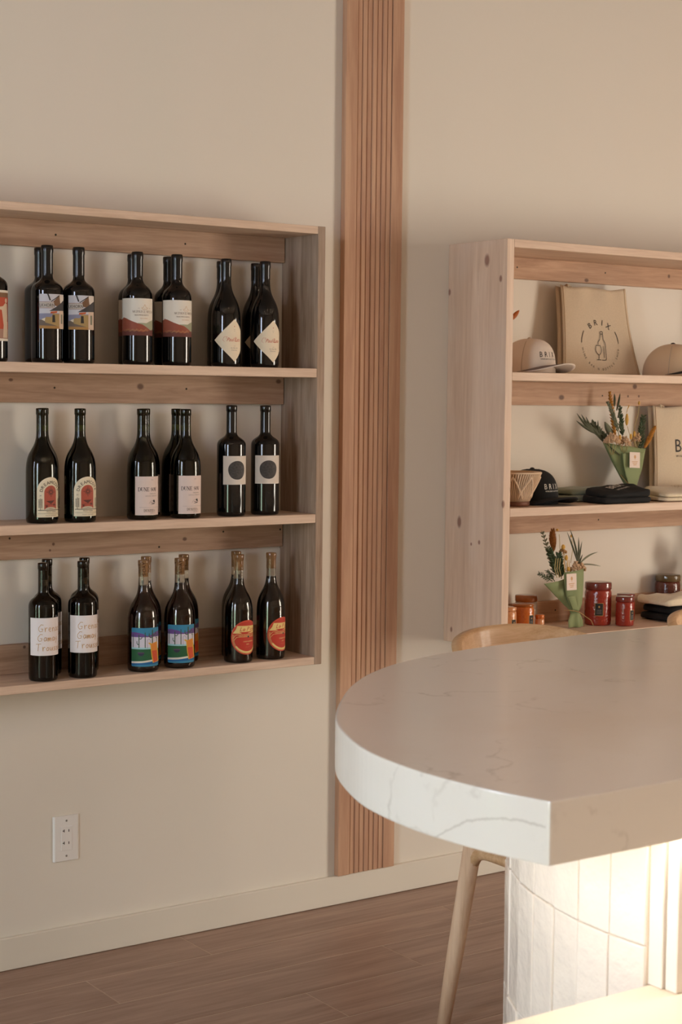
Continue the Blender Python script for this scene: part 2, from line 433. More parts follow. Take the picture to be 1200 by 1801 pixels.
# ------------------------------------------------------------------ room shell
RX0, RX1, RY0, RZ = -2.5, 6.5, -6.6, 3.3
LW = (-3.65, -2.55); LW2 = (-.95, -.55); RW = (-3.9, -2.55)
struct(MB().box(RX0-.15, RX1+.15, 0, .15, -.1, RZ).build('wall_back', WALL))
struct(MB().box(RX0-.15, RX1+.15, RY0-.15, RY0, -.1, RZ).build('wall_front', DARKW))
struct(MB().box(RX0-.15, RX1+.15, RY0-.15, .15, RZ, RZ+.1).build('ceiling', CEIL))
WT, WB, WTR = 2.75, .06, 2.3
w = MB()
for a, b in ((RY0, LW[0]), (LW[1], LW2[0]), (LW2[1], 0)): w.box(RX0-.15, RX0, a, b, -.1, RZ)
for a, b in (LW, LW2): w.box(RX0-.15, RX0, a, b, WT, RZ); w.box(RX0-.15, RX0, a, b, -.1, WB)
struct(w.build('wall_left', SIDEW))
w = MB()
for a, b in ((RY0, RW[0]), (RW[1], 0)): w.box(RX1, RX1+.15, a, b, -.1, RZ)
w.box(RX1, RX1+.15, *RW, WTR, RZ); w.box(RX1, RX1+.15, *RW, -.1, WB)
struct(w.build('wall_right', SIDEW))
FRAME = flat('black_window_frame', (34, 32, 30), .5)
PANE_L = mat_window('daylight_left', LEFT_WIN, (150, 172, 150), (215, 226, 250))
PANE_R = mat_window('daylight_right', RIGHT_WIN, (238, 230, 214), (255, 240, 224))
def window(n, x, y0, y1, mull, mat, out, WT=WT):
    f = MB(); t = .05
    f.box(x-.03, x+.03, y0, y0+t, WB, WT); f.box(x-.03, x+.03, y1-t, y1, WB, WT)
    f.box(x-.03, x+.03, y0+t, y1-t, WB, WB+t); f.box(x-.03, x+.03, y0+t, y1-t, WT-t, WT)
    for yy in mull: f.box(x-.03, x+.03, yy-t/2, yy+t/2, WB+t, WT-t)
    fr = struct(f.build('window_%d' % n, FRAME, origin=(x, (y0+y1)/2, WB)))
    ys = [y0+t] + [q for yy in mull for q in (yy-t/2, yy+t/2)] + [y1-t]
    for i in range(0, len(ys), 2):
        MB().box(x+out*.005, x+out*.011, ys[i], ys[i+1], WB+t, WT-t).build('pane', mat, fr)
window(1, RX0-.07, *LW, (), PANE_L, -1)
window(2, RX0-.07, *LW2, (), PANE_L, -1)
window(3, RX1+.07, *RW, (-3.22,), PANE_R, 1, WTR)

# floor: slab of grout with one plank per tile, laid along the wall
fl = struct(MB().box(RX0-.15, RX1+.15, RY0-.15, .15, -.12, -.0008).build('floor', GROUT, origin=(0, 0, 0)))
PW, PL = .197, 1.2
pm = MB().box(.0017, PL-.0017, .0026, PW-.0026, -.008, 0).mesh('plank', PLANK, bevel=.0006)
starts = {0: 2.307, 1: 1.92, 2: 2.75, 3: 2.36, 4: 1.7}
for j in range(34):
    x = starts.get(j, random.uniform(0, PL)) % PL - PL*3
    while x < RX1:
        if x+PL > RX0 and -PW*(j+1) > RY0-.1:
            o = bpy.data.objects.new('plank', pm); COL.objects.link(o); o.parent = fl
            o.location = (x, -PW*(j+1)-.0005, 0)
        x += PL
BB = MB()
struct(MB().box(RX0, RX1, -.015, 0, .0015, .0904).build('baseboard_back', TRIM, origin=(2, 0, 0), bevel=.002))
struct(MB().box(RX0, RX0+.015, RY0, LW[0], .0015, .0904).build('baseboard_left', TRIM, bevel=.002))
struct(MB().box(RX1-.015, RX1, RY0, RW[0], .0015, .0904).build('baseboard_right', TRIM, bevel=.002))
# recessed ceiling spots
dm = emit('warm_spot_glow', (255, 222, 186), DOWNLIGHT)
RING = flat('spot_ring', (230, 226, 218), .4)
k = 0
for i, x in enumerate((-1.2, .4, 2.0, 3.6, 5.2)):
    for j, y in enumerate((-3.4, -4.6, -5.8)):
        t = thing('ceiling_spot', (x, y, RZ), 'recessed round ceiling spotlight with a warm glowing centre', 'ceiling light', 'ceiling spotlights')
        MB().lathe([(.06, -.004), (.06, 0), (.035, 0), (.035, -.004)], 20, (x, y, RZ), capb=False, capt=False).build('ring', RING, t)
        MB().lathe([(.034, -.003), (.034, -.0005)], 16, (x, y, RZ)).build('diffuser', dm, t)

# ------------------------------------------------------------------ slatted pilaster on the wall
t = thing('slatted_pilaster', (2.96, 0, .0904), 'tall slatted warm wood pilaster running up the wall between the two shelves', 'wood pilaster')
Z0, Z1 = .0912, RZ-.01
MB().box(2.858, 3.066, -.006, -.0005, Z0, Z1).build('backing', flat('pilaster_backing', (86, 58, 42), .8), t)
MB().box(2.854, 2.8965, -.0225, -.0005, Z0, Z1).build('board', POST, t, bevel=.001)
MB().box(3.0262, 3.0686, -.0205, -.0005, Z0, Z1).build('board', POST, t, bevel=.001)
xs = [2.8972, 2.9153, 2.9335, 2.9519, 2.9702, 2.9885, 3.0067, 3.0254]
for i in range(7):
    d = (-.0185, -.0195, -.018, -.0192, -.0178, -.019, -.0182)[i]
    s = MB(); x0, x1 = xs[i]+.0011, xs[i+1]-.0014
    s.prism([(x0, -.004), (x1, -.004), (x1, d), (x0+.0022, d), (x0, d+.0026)], Z0, Z1)
    s.build('slat', POST, t, bevel=.0007)

# ------------------------------------------------------------------ wall shelves
def shelf_unit(label, X0, X1, tl, D, zs, rails, knots, screws, mats):
    """zs: list of (z_bottom, z_top) boards from top to bottom; open to the wall behind"""
    zb, zt = zs[-1][0], zs[0][1]
    t = thing('wall_shelf', ((X0+X1)/2, 0, zb), label, 'shelf')
    MB().box(X0, X0+tl, -D, -.0005, zb, zt).build('side_panel', mats[0], t, bevel=.0012)
    MB().box(X1-tl, X1, -D, -.0005, zb, zt).build('side_panel', mats[1], t, bevel=.0012)
    for i, (a, b) in enumerate(zs):
        MB().box(X0+tl, X1-tl, -D+.0004, -.0005, a, b).build(('top_board', 'shelf_board', 'shelf_board', 'bottom_board')[i], PX, t, bevel=.0012)
    for i, (a, b) in enumerate(rails):
        r = MB().box(X0+tl+.001, X1-tl-.003, -.0195, -.0005, a, b).build('rail', mats[2+i], t, bevel=.0008)
        for (x, z) in screws[i]:
            MB().lathe([(.0034, -.0006), (.0026, .0006)], 10).rot_y(x, -.0195, z).build('screw', SCREW, r)
    return t
def _rot_y(s, x, y, z):
    s.v = [(x+a, y-c, z+b) for a, b, c in s.v]; return s
MB.rot_y = _rot_y
ZL = [(2.0143, 2.0359), (1.6096, 1.6349), (1.195, 1.2199), (.786, .8081)]
ZR = [(2.0095, 2.0343), (1.6103, 1.6356), (1.1967, 1.2228), (.7863, .8168)]
railsL = [(1.943, 2.0143), (1.5315, 1.6096), (1.1145, 1.195), (.8085, .887)]
railsR = [(1.941, 2.0095), (1.535, 1.6103), (1.117, 1.1967), (.8172, .887)]
XL0, XL1, XR0, XR1 = .95, 2.6726, 3.268, 4.56
cL = ((XL0+XL1)/2, 0, ZL[-1][0]); cR = ((XR0+XR1)/2, 0, ZR[-1][0])
RL, RD = (196, 162, 136), (160, 126, 102)
def kn(c, pts, Y): # knots given as photo pixels on the plane y = Y
    out = []
    for u, v, r, st in pts:
        p = at(u, v, Y); out.append((p.x-c[0], Y-c[1], p.z-c[2], r, st))
    return out
def sc(pts): return [(at(u, v, -.0195).x, at(u, v, -.0195).z) for u, v in pts]
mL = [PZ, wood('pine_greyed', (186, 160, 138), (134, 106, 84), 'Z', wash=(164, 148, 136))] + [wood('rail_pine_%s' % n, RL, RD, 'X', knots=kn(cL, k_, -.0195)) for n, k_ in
     (('a', []), ('b', [(19, 668, .004, 1.5), (247, 680, .008, 1.2), (490, 671, .006, 1.4)]), ('c', [(94, 957, .004, 1), (88, 968, .003, 1), (325, 948, .005, 1.3)]), ('d', [(43, 1138, .004, 1)]))]
def kside(pts):   # knots on the left face of the right shelf, photo pixels on the plane x = XR0
    out = []
    for u, v, r, st in pts:
        d = _F + _R*((u-600)/FPX) - _U*((v-900.5)/FPX); q = XR0/d.x
        out.append((XR0-cR[0], CAMY+d.y*q, CAMZ+d.z*q-cR[2], r, st))
    return out
side_k = kside([(857, 458, .011, 1.6), (881, 490, .006, 1.6), (791, 514, .006, 1.6), (885, 887, .006, 1.8), (808, 918, .009, 1.9), (843, 954, .005, 1.3), (829, 957, .004, 1.2), (794, 1107, .005, 1.6)])
mR = [wood('pine_pale_side', (232, 206, 184), (210, 180, 156), 'Z', wash=(222, 204, 190), knots=side_k, knot_rgb=(140, 98, 84), grain=.6), PZ] + [wood('rail_pine_%s' % n, (206, 168, 138), (174, 136, 108), 'X', knots=kn(cR, k_, -.0195)) for n, k_ in
     (('e', [(1177, 486, .006, .9), (1032, 493, .006, 1.5)]), ('f', [(988, 699, .008, 1.4), (1117, 680, .008, 1.2), (1105, 697, .004, 1), (1124, 697, .004, 1)]), ('g', []), ('h', []))]
shelf_unit('wide three-tier pine wall shelf full of wine bottles', XL0, XL1, .025, .1891, ZL, railsL, None,
           [sc([(98, 413), (326, 429)]), sc([(96, 682), (328, 684)]), sc([(17, 947), (280, 962), (393, 935), (493, 931)]), []], mL)
shelf_unit('deeper three-tier pine wall shelf holding caps, totes and candles', XR0, XR1, .028, .2818, ZR, railsR, None,
           [sc([(1065, 480), (910, 470)]), sc([(1060, 696)]), sc([(1053, 914)]), sc([(977, 1073)])], mR)

# ------------------------------------------------------------------ wall outlet
t = thing('power_outlet', (1.955, 0, .337), 'white duplex power outlet low on the wall under the wine shelf', 'outlet')
PLATE = flat('white_plastic', (238, 234, 230), .35)
x, z = 1.9545, .337
MB().prism([(0, 0)]*0 or [(x-.039, -.0005), (x+.039, -.0005), (x+.039, -.002), (x+.0345, -.0065), (x-.0345, -.0065), (x-.039, -.002)], z-.063, z+.063).build('plate', PLATE, t, bevel=.0015)
rc = MB().box(x-.0165, x+.0165, -.0085, -.006, z-.0335, z+.0335).build('receptacle', PLATE, t, bevel=.0008)
for dz in (.017, -.017):
    s = MB()
    s.box(x-.009, x-.007, -.009, -.0083, z+dz+.001, z+dz+.009); s.box(x-.0125, x-.007, -.009, -.0083, z+dz+.004, z+dz+.006)
    s.box(x+.005, x+.007, -.009, -.0083, z+dz+.001, z+dz+.008)
    s.lathe([(.0024, 0), (.0024, .0006)], 10).v[-20:] = [(x+a, -.0083-c, z+dz-.007+b) for a, b, c in s.v[-20:]]
    s.build('socket_slots', DARKLINE, rc, kind='stuff')
for dz in (.049, -.049):
    MB().lathe([(.0032, 0), (.0026, .0009)], 12).rot_y(x, -.0064, z+dz).build('screw', flat('steel_screw', (170, 168, 164), .35, metal=.8), t)

# ------------------------------------------------------------------ bar counter
def smooth_path(pts, n=10):
    out = []; P = [Vector(p) for p in pts]
    for i in range(len(P)-1):
        p0 = P[max(i-1, 0)]; p1 = P[i]; p2 = P[i+1]; p3 = P[min(i+2, len(P)-1)]
        for k in range(n):
            q = k/n; out.append(.5*((2*p1)+(p2-p0)*q+(2*p0-5*p1+4*p2-p3)*q*q+(3*p1-p0-3*p2+p3)*q**3))
    out.append(P[-1]); return out
HC, TC = 1.067, .0806
edge = smooth_path([(1.345, -2.642), (1.322, -2.55), (1.311, -2.46), (1.312, -2.38), (1.325, -2.29), (1.354, -2.205), (1.40, -2.107), (1.457, -2.022), (1.534, -1.929), (1.60, -1.857),
                    (1.678, -1.786), (1.75, -1.734), (1.823, -1.694), (1.90, -1.664), (1.996, -1.638), (2.10, -1.62), (2.3, -1.600), (2.6, -1.592), (4.5, -1.59)], 5)
top = [(p.x, p.y) for p in edge] + [(4.5, -2.642)]
bar = thing('bar_counter', (2.9, -2.1, 0), 'white veined stone bar with rounded end over a white tiled base', 'bar')
MB().prism(list(reversed(top)), HC-TC, HC).build('countertop', QUARTZ, bar, bevel=.0028, seg=2)
# tiled base: one object per tile, laid round the curved end
base = smooth_path([(1.606, -2.552), (1.603, -2.487), (1.607, -2.42), (1.622, -2.348), (1.643, -2.28), (1.672, -2.212), (1.712, -2.145), (1.765, -2.08), (1.83, -2.02), (1.91, -1.965), (2.0, -1.925), (2.11, -1.90), (2.3, -1.88), (4.4, -1.88)], 12)
core = [(p.x+.012, p.y-.004 if i > 6 else p.y) for i, p in enumerate(base)]
core = []
for i, p in enumerate(base):
    tdir = (base[min(i+1, len(base)-1)]-base[max(i-1, 0)]).normalized(); nrm = Vector((-tdir.y, tdir.x))
    q = p - nrm*.0012; core.append((q.x, q.y))
MB().prism(list(reversed(core+[(4.4, -2.552)])), .0005, HC-TC-.0005).build('base_core', TGROUT, bar)
acc = [0]
for i in range(1, len(base)): acc.append(acc[-1]+(base[i]-base[i-1]).length)
def along(s):
    i = 0
    while i < len(acc)-2 and acc[i+1] < s: i += 1
    return base[i].lerp(base[i+1], (s-acc[i])/(acc[i+1]-acc[i]))
TW, TH = .0663, .203
def tile_mesh(h):
    b = MB(); n = 4; hw = TW/2-.0007
    return b.box(-hw, hw, -.0045, .008, .0009, h-.0009).mesh('tile', TILE, bevel=.002, seg=2)
tm, tmt = tile_mesh(TH), tile_mesh(HC-TC-.0005-.815)
for c in range(19):
    a, b = along(c*TW), along((c+1)*TW); mid = (a+b)/2; d = (b-a).normalized(); ang = math.atan2(d.y, d.x)+math.pi
    for r in range(5):
        z = .815-TH*r
        o = bpy.data.objects.new('tile', tmt if r == 0 else tm); COL.objects.link(o); o.parent = bar
        j = random.uniform(-.0012, .0012)
        nx, ny = -d.y, d.x
        o.location = (mid.x+nx*j-2.9, mid.y+ny*j+2.1, z)
        o.rotation_euler = (random.uniform(-.006, .006), random.uniform(-.002, .002), ang+random.uniform(-.015, .015))
MB().box(1.609, 1.64, -2.5785, -2.5525, .7625, HC-TC-.0005).build('corner_trim', WHITE, bar, bevel=.001)
MB().box(1.618, 1.64, -2.582, -2.5785, .7625, HC-TC-.0005).build('gap', flat('brown_gap', (120, 80, 56), .9), bar)
MB().box(1.613, 4.4, -2.602, -2.581, .7625, HC-TC-.0005).build('back_panel', WHITE, bar, bevel=.001)
led = emit('warm_led_glow', (255, 238, 216), LED)
MB().box(1.40, 4.3, -2.617, -2.607, HC-TC-.0022, HC-TC-.0004).build('light_strip', led, bar)
MB().box(1.43, 1.442, -2.60, -2.16, HC-TC-.0022, HC-TC-.0004).build('light_strip', led, bar)
wt = thing('worktop', (2.9, -2.8, 0), 'cream lower worktop glowing under the lit bar edge', 'worktop')
MB().box(1.05, 4.4, -3.12, -2.5535, .722, .7618).build('work_surface', flat('cream_laminate', (228, 217, 200), .35), wt, bevel=.002)
MB().box(1.72, 4.38, -3.08, -2.565, .0005, .722).build('cabinet', WHITE, wt, bevel=.002)
MB().box(1.08, 1.10, -3.08, -2.60, .0005, .722).build('end_panel', WHITE, wt, bevel=.002)

# ------------------------------------------------------------------ bar stools
def stool(loc, label):
    t = thing('bar_stool', loc, label, 'stool', 'oak bar stools on the far side of the bar')
    t['_o'] = (0, 0, 0)
    # curved backrest: wide bent board, ends turned to the front
    def back(a, b):
        q = (a-.5)*2; x = .012+.236*math.sin(q*1.2)/math.sin(1.2); y = .155 - .165*(abs(q)**2.1)
        top = .988 - .045*abs(q)**2.2 - .05*max(0, abs(q)-.80)/.20
        low = .885 + .02*abs(q)**2
        h = low+(top-low)*b
        return (x, y+.02*b, h)
    MB().sheet(back, 36, 8, .024).build('backrest', OAK, t, bevel=0)
    def seat_pt(a, b):
        x = (a-.5)*.43; y = (b-.5)*.40; e = 1-max(0, (abs(a-.5)*2)**4*.25); 
        return (x*(1-.12*(1-b)*0), y*e, .66 - .016*math.cos((a-.5)*math.pi)*math.cos((b-.5)*math.pi))
    MB().sheet(seat_pt, 14, 14, .03).build('seat', OAK, t)
    for sx in (-1, 1):
        MB().tube([(.012+sx*.222, .004, .915), (.006+sx*.212, .03, .80), (sx*.163, .026, .66), (sx*.168, .055, .46), (sx*.1802, .0975, .2), (sx*.19, .13, .0005)],
                  [.013, .017, .021, .0225, .0205, .016], 14).build('leg', OAKZ, t)
        MB().tube([(sx*.165, -.14, .645), (sx*.168, -.155, .44), (sx*.182, -.19, .2), (sx*.19, -.21, .0005)], [.019, .0215, .0195, .016], 14).build('leg', OAKZ, t)
        n = 13; pts = []; rd = []
        for i in range(n):
            q = i/(n-1); e = abs(q-.5)*2
            pts.append((sx*.167, .058-.212*q, .468 - .036*e**5)); rd.append(.0150+.004*e**4)
        MB().tube(pts, rd, 12).build('stretcher', OAK, t)
    MB().tube([(-.166, -.158, .34), (.166, -.158, .34)], .011, 10).build('footrest', OAK, t)
    return t
p = (2.692, -1.118, 0)
stool(p, 'pale oak bar stool whose curved back shows above the bar centre')
s2 = dup(bpy.data.objects['bar_stool'], (p[0]+.735, p[1], 0), 0, 'pale oak bar stool at the right edge, only its back end showing', 'oak bar stools on the far side of the bar')

# ------------------------------------------------------------------ wine bottles
def bez(p0, p1, p2, p3, n):
    out = []
    for i in range(n+1):
        q = i/n; w_ = 1-q
        out.append(tuple(w_**3*a+3*w_*w_*q*b+3*w_*q*q*c+q**3*d for a, b, c, d in zip(p0, p1, p2, p3)))
    return out
def profile(r, H, rn, zs, zn, k1=.62, k2=.5, lip=.016, lipr=1.07):
    L = (zn-zs)*H
    P = [(r*.80, 0), (r*.93, .0012), (r*.985, .005), (r, .013), (r, zs*H*.5)]
    P += bez((r, zs*H), (r, zs*H+k1*L), (rn, zn*H-k2*L), (rn, zn*H), 14)
    P += [(rn*.985, H-lip-.004), (rn*.99, H-lip-.0015), (rn*lipr, H-lip), (rn*lipr, H-.003), (rn*lipr*.94, H-.0006), (rn*.6, H)]
    return P
def inset(P, d, z0, z1):
    out = []
    for (ra, za), (rb, zb) in zip(P, P[1:]):
        if za >= z1 or zb <= z0 or zb <= za: continue
        for z in (max(za, z0), min(zb, z1)):
            q = (z-za)/(zb-za); rr = max(.003, ra+(rb-ra)*q-d)
            if not out or z > out[-1][1]+1e-6: out.append((rr, z))
    return out
paper = lambda n, c, **k: flat('print_'+n, c, k.pop('rough', .7), **k)
INK = paper('ink', (48, 42, 40)); OFFW = paper('offwhite', (232, 224, 212)); CREAM = paper('cream', (233, 220, 192))
RUST = paper('rust', (150, 78, 58)); MAROON = paper('maroon', (108, 58, 50)); SAGE = paper('sage', (160, 162, 136)); GOLD = paper('gold', (196, 150, 92))
GREY = paper('grey_text', (140, 128, 120)); PINKW = paper('pinkwhite', (228, 208, 200)); REDT = paper('red_text', (196, 74, 58))
def conv(c, rp, cen, yt, yb, H, R):
    def f(x, y):
        q = max(-1, min(1, (x-c)/rp)); return ((math.asin(q)-R_(cen))*R, (yb-y)/(yb-yt)*H)
    return f
SERIF = {  # strokes (thick uprights, thin rest) in a unit box
 'D': [((.15, 0), (.15, 1), 1), ((.15, 1), (.5, 1), 0), ((.5, 1), (.8, .75), 0), ((.8, .75), (.8, .25), 1), ((.8, .25), (.5, 0), 0), ((.5, 0), (.15, 0), 0), ((0, 0), (.3, 0), 0), ((0, 1), (.3, 1), 0)],
 'U': [((.15, 1), (.15, .25), 1), ((.15, .25), (.4, 0), 0), ((.4, 0), (.7, .2), 0), ((.7, .2), (.7, 1), 0), ((0, 1), (.32, 1), 0), ((.55, 1), (.85, 1), 0)],
 'N': [((.12, 0), (.12, 1), 0), ((.12, 1), (.75, 0), 1), ((.75, 0), (.75, 1), 0), ((0, 0), (.26, 0), 0), ((.6, 1), (.9, 1), 0), ((0, 1), (.15, 1), 0)],
 'E': [((.15, 0), (.15, 1), 1), ((0, 1), (.62, 1), 0), ((.62, 1), (.62, .85), 0), ((.15, .5), (.5, .5), 0), ((0, 0), (.66, 0), 0), ((.66, 0), (.66, .18), 0)],
 'S': [((.6, .82), (.4, 1), 0), ((.4, 1), (.15, .85), 0), ((.15, .85), (.15, .65), 0), ((.15, .65), (.6, .35), 1), ((.6, .35), (.55, .1), 0), ((.55, .1), (.3, 0), 0), ((.3, 0), (.08, .2), 0)],
 'O': [((.4, 1), (.12, .75), 0), ((.12, .75), (.12, .25), 1), ((.12, .25), (.4, 0), 0), ((.4, 0), (.72, .25), 0), ((.72, .25), (.72, .75), 1), ((.72, .75), (.4, 1), 0)],
 'V': [((.08, 1), (.42, 0), 1), ((.42, 0), (.74, 1), 0), ((0, 1), (.2, 1), 0), ((.6, 1), (.86, 1), 0)],
 'I': [((.2, 0), (.2, 1), 1), ((.05, 0), (.35, 0), 0), ((.05, 1), (.35, 1), 0)],
 'T': [((.38, 0), (.38, 1), 1), ((.02, 1), (.74, 1), 0), ((.02, 1), (.02, .82), 0), ((.74, 1), (.74, .82), 0), ((.22, 0), (.54, 0), 0)],
 'M': [((.12, 0), (.12, 1), 0), ((.12, 1), (.45, .1), 1), ((.45, .1), (.78, 1), 0), ((.78, 1), (.78, 0), 1)],
 'C': [((.68, .8), (.4, 1), 0), ((.4, 1), (.14, .75), 0), ((.14, .75), (.14, .25), 1), ((.14, .25), (.4, 0), 0), ((.4, 0), (.68, .2), 0)],
 'P': [((.15, 0), (.15, 1), 1), ((.15, 1), (.5, 1), 0), ((.5, 1), (.66, .8), 0), ((.66, .8), (.5, .5), 0), ((.5, .5), (.15, .5), 0), ((0, 0), (.3, 0), 0)],
 'R': [((.15, 0), (.15, 1), 1), ((.15, 1), (.5, 1), 0), ((.5, 1), (.64, .78), 0), ((.64, .78), (.5, .52), 0), ((.5, .52), (.15, .52), 0), ((.42, .5), (.75, 0), 1), ((0, 0), (.3, 0), 0)],
 'Y': [((.08, 1), (.38, .5), 1), ((.38, .5), (.68, 1), 0), ((.38, .5), (.38, 0), 1)],
}
def serif(P, txt, x, y, h, mat, gap=.16, thick=.16, thin=.07, wide=1.0):
    for ch in txt:
        if ch == ' ': x += h*.4; continue
        P.layer += 1
        for a, b, k_ in SERIF[ch]:
            P.stroke([(x+a[0]*h*wide, y+a[1]*h), (x+b[0]*h*wide, y+b[1]*h)], h*(thick if k_ else thin), mat, up=False)
        x += h*(max(max(a[0], b[0]) for a, b, _ in SERIF[ch])*wide+gap)
    return x
HAND = {
 'G': [[(.75, .95), (.45, 1), (.12, .6), (.1, .25), (.3, 0), (.6, .08), (.68, .4), (.42, .4)]], 'r': [[(.12, .58), (.16, 0), (.18, .35), (.34, .55), (.46, .5)]],
 'e': [[(.1, .28), (.42, .34), (.36, .55), (.15, .5), (.1, .2), (.3, 0), (.46, .1)]], 'n': [[(.1, .55), (.12, 0), (.16, .4), (.32, .55), (.4, .4), (.42, 0)]],
 'a': [[(.44, .5), (.22, .55), (.08, .25), (.2, .02), (.38, .15), (.44, .5), (.46, .05)]], 'c': [[(.42, .48), (.2, .52), (.08, .25), (.22, .02), (.44, .1)]],
 'h': [[(.14, 1), (.1, 0), (.16, .35), (.32, .5), (.4, .3), (.4, 0)]], 'm': [[(.08, .5), (.1, 0), (.16, .4), (.26, .5), (.3, .05), (.38, .42), (.5, .48), (.54, 0)]],
 'y': [[(.1, .5), (.16, .2), (.34, .2)], [(.44, .55), (.36, .1), (.2, -.3)]], 'T': [[(.0, .95), (.7, 1.0)], [(.36, .98), (.26, 0)]],
 'o': [[(.26, .52), (.08, .3), (.16, .02), (.38, .1), (.42, .4), (.26, .52)]], 'u': [[(.08, .5), (.1, .1), (.3, .05), (.42, .5), (.46, .02)]],
 's': [[(.4, .5), (.16, .48), (.14, .32), (.36, .22), (.32, .04), (.06, .04)]],
}
def hand(P, txt, x, y, h, mat, w=.07):
    for ch in txt:
        P.layer += 1
        for st in HAND[ch]: P.stroke([(x+a*h, y+b*h) for a, b in st], h*w, mat, up=False)
        x += h*(max(a for st in HAND[ch] for a, b in st)+.1)

def label_railway(R, H):
    f = conv(352, 188, 24.7, 75, 1460, H, R); P = Print(); hw = R_(54)*R
    T, B = f(0, 655)[1], f(0, 1060)[1]
    sky = paper('sky', (206, 204, 212)); roof = paper('roof', (62, 58, 60)); stone = paper('stone', (170, 142, 92)); road = paper('road', (112, 96, 84)); hill = paper('hill', (140, 140, 164))
    P.rect(-hw, B, hw, T, sky)
    P.poly([(-hw, f(0, 955)[1]), (hw, f(0, 955)[1]), (hw, f(0, 875)[1]), (-hw, f(0, 885)[1])], hill)
    P.poly([f(262, 1060), f(500, 1060), f(500, 985), f(400, 1000), f(320, 960), f(262, 955)], road)
    P.poly([f(262, 1060), f(500, 1060), f(500, 1030), f(262, 1025)], paper('ochre', (172, 128, 72)))
    P.poly([f(330, 990), f(500, 1040), f(500, 890), f(420, 880), f(400, 925), f(340, 925), (f(320, 950))], stone)
    P.poly([f(285, 955), f(325, 975), f(330, 935), f(300, 945)], paper('whitewash', (222, 208, 184)))
    P.poly([f(410, 985), f(445, 985), f(440, 900), f(412, 900)], paper('door_dark', (48, 42, 38)))
    P.poly([f(490, 1060), (hw, B), (hw, f(0, 830)[1]), f(490, 850)], paper('pinkwall', (214, 190, 170)))
    P.poly([f(508, 1000), f(524, 1000), f(524, 890), f(508, 890)], paper('shutter', (128, 128, 108)))
    P.poly([f(420, 745), f(490, 665), (hw, T), (hw, f(0, 770)[1]), f(480, 800), f(440, 790)], paper('eaves', (120, 86, 60)))
    P.poly([f(490, 660), (hw, T), (hw, f(0, 745)[1]), f(500, 760)], paper('whitewall', (224, 214, 206)))
    P.poly([f(375, 855), f(525, 735), (hw, f(0, 720)[1]), (hw, f(0, 845)[1]), f(470, 850)], roof)
    P.poly([f(388, 885), f(462, 875), f(466, 852), f(392, 862)], paper('orange', (190, 92, 52)))
    P.poly([f(352, 655), f(368, 655), f(395, 728), f(380, 732)], INK)
    P.stroke([f(400, 740), f(490, 668)], .002, INK)
    P.poly([f(266, 822), f(430, 815), f(430, 748), f(266, 745)], paper('sign', (196, 186, 178)))
    for yy in (748, 820): P.stroke([f(266, yy), f(430, yy)], .0009, paper('signred', (140, 90, 80)))
    x = f(274, 0)[0]-.006; P.spaced('ELKHORN', x, f(0, 805)[1], .0085, INK, gap=.12, wscale=.8)
    return P
def label_hills(R, H):
    f = conv(332, 198, 29, 95, 1590, H, R); P = Print(); hw = R_(106)*R
    T, B = f(0, 715)[1], f(0, 1205)[1]; V = lambda y: f(0, y)[1]
    P.rect(-hw, B, hw, T, OFFW)
    P.poly([f(300, 1100), f(340, 1040), f(400, 1038), f(450, 1040), f(490, 1015), f(520, 1000), (hw*.55, V(985)), (hw, V(1020)), (hw, V(1150)), f(500, 1150)], SAGE)
    P.poly([(-hw, V(1140)), (-hw, V(985)), (-hw*.8, V(965)), f(140, 962), f(185, 975), f(260, 1015), f(340, 1045), f(400, 1060), f(440, 1085), f(480, 1115), f(505, 1135), (hw*.5, V(1150)), (hw, V(1160)), (hw, V(1190)), (-hw, V(1190))], RUST)
    P.poly([(-hw, B), (hw, B), (hw, V(1120)), (hw*.7, V(1110)), f(510, 1130), f(470, 1140), f(400, 1158), f(330, 1145), f(230, 1135), f(140, 1148), (-hw, V(1140))], MAROON)
    for k_ in range(26):
        x = 165+k_*12; y = 1140+8*math.sin(k_*1.3)
        P.stroke([f(x, y+8), f(x+6, y-10-14*random.random())], .0007, GOLD, up=(k_ == 0))
    cx, cy = f(430, 835)
    for dx in (-1, 1):
        P.stroke([(cx, cy+.008), (cx+dx*.004, cy), (cx+dx*.009, cy-.001), (cx+dx*.006, cy-.005), (cx, cy-.004)], .0008, GOLD)
    P.text('2021', cx-.019, cy-.003, .0022, GREY); P.text('2021', cx+.014, cy-.003, .0022, GREY)
    x = f(270, 0)[0]; serif(P, 'MCPRICE MYERS', x, V(905), .0060, paper('brown_text', (128, 108, 96)), gap=.2, thick=.14, thin=.06)
    P.text('BEAUTIFUL EARTH', f(300, 0)[0], V(945), .0034, paper('brown_text2', (130, 106, 92)))
    P.text('PASO ROBLES', f(370, 0)[0], V(985), .0026, GOLD)
    return P
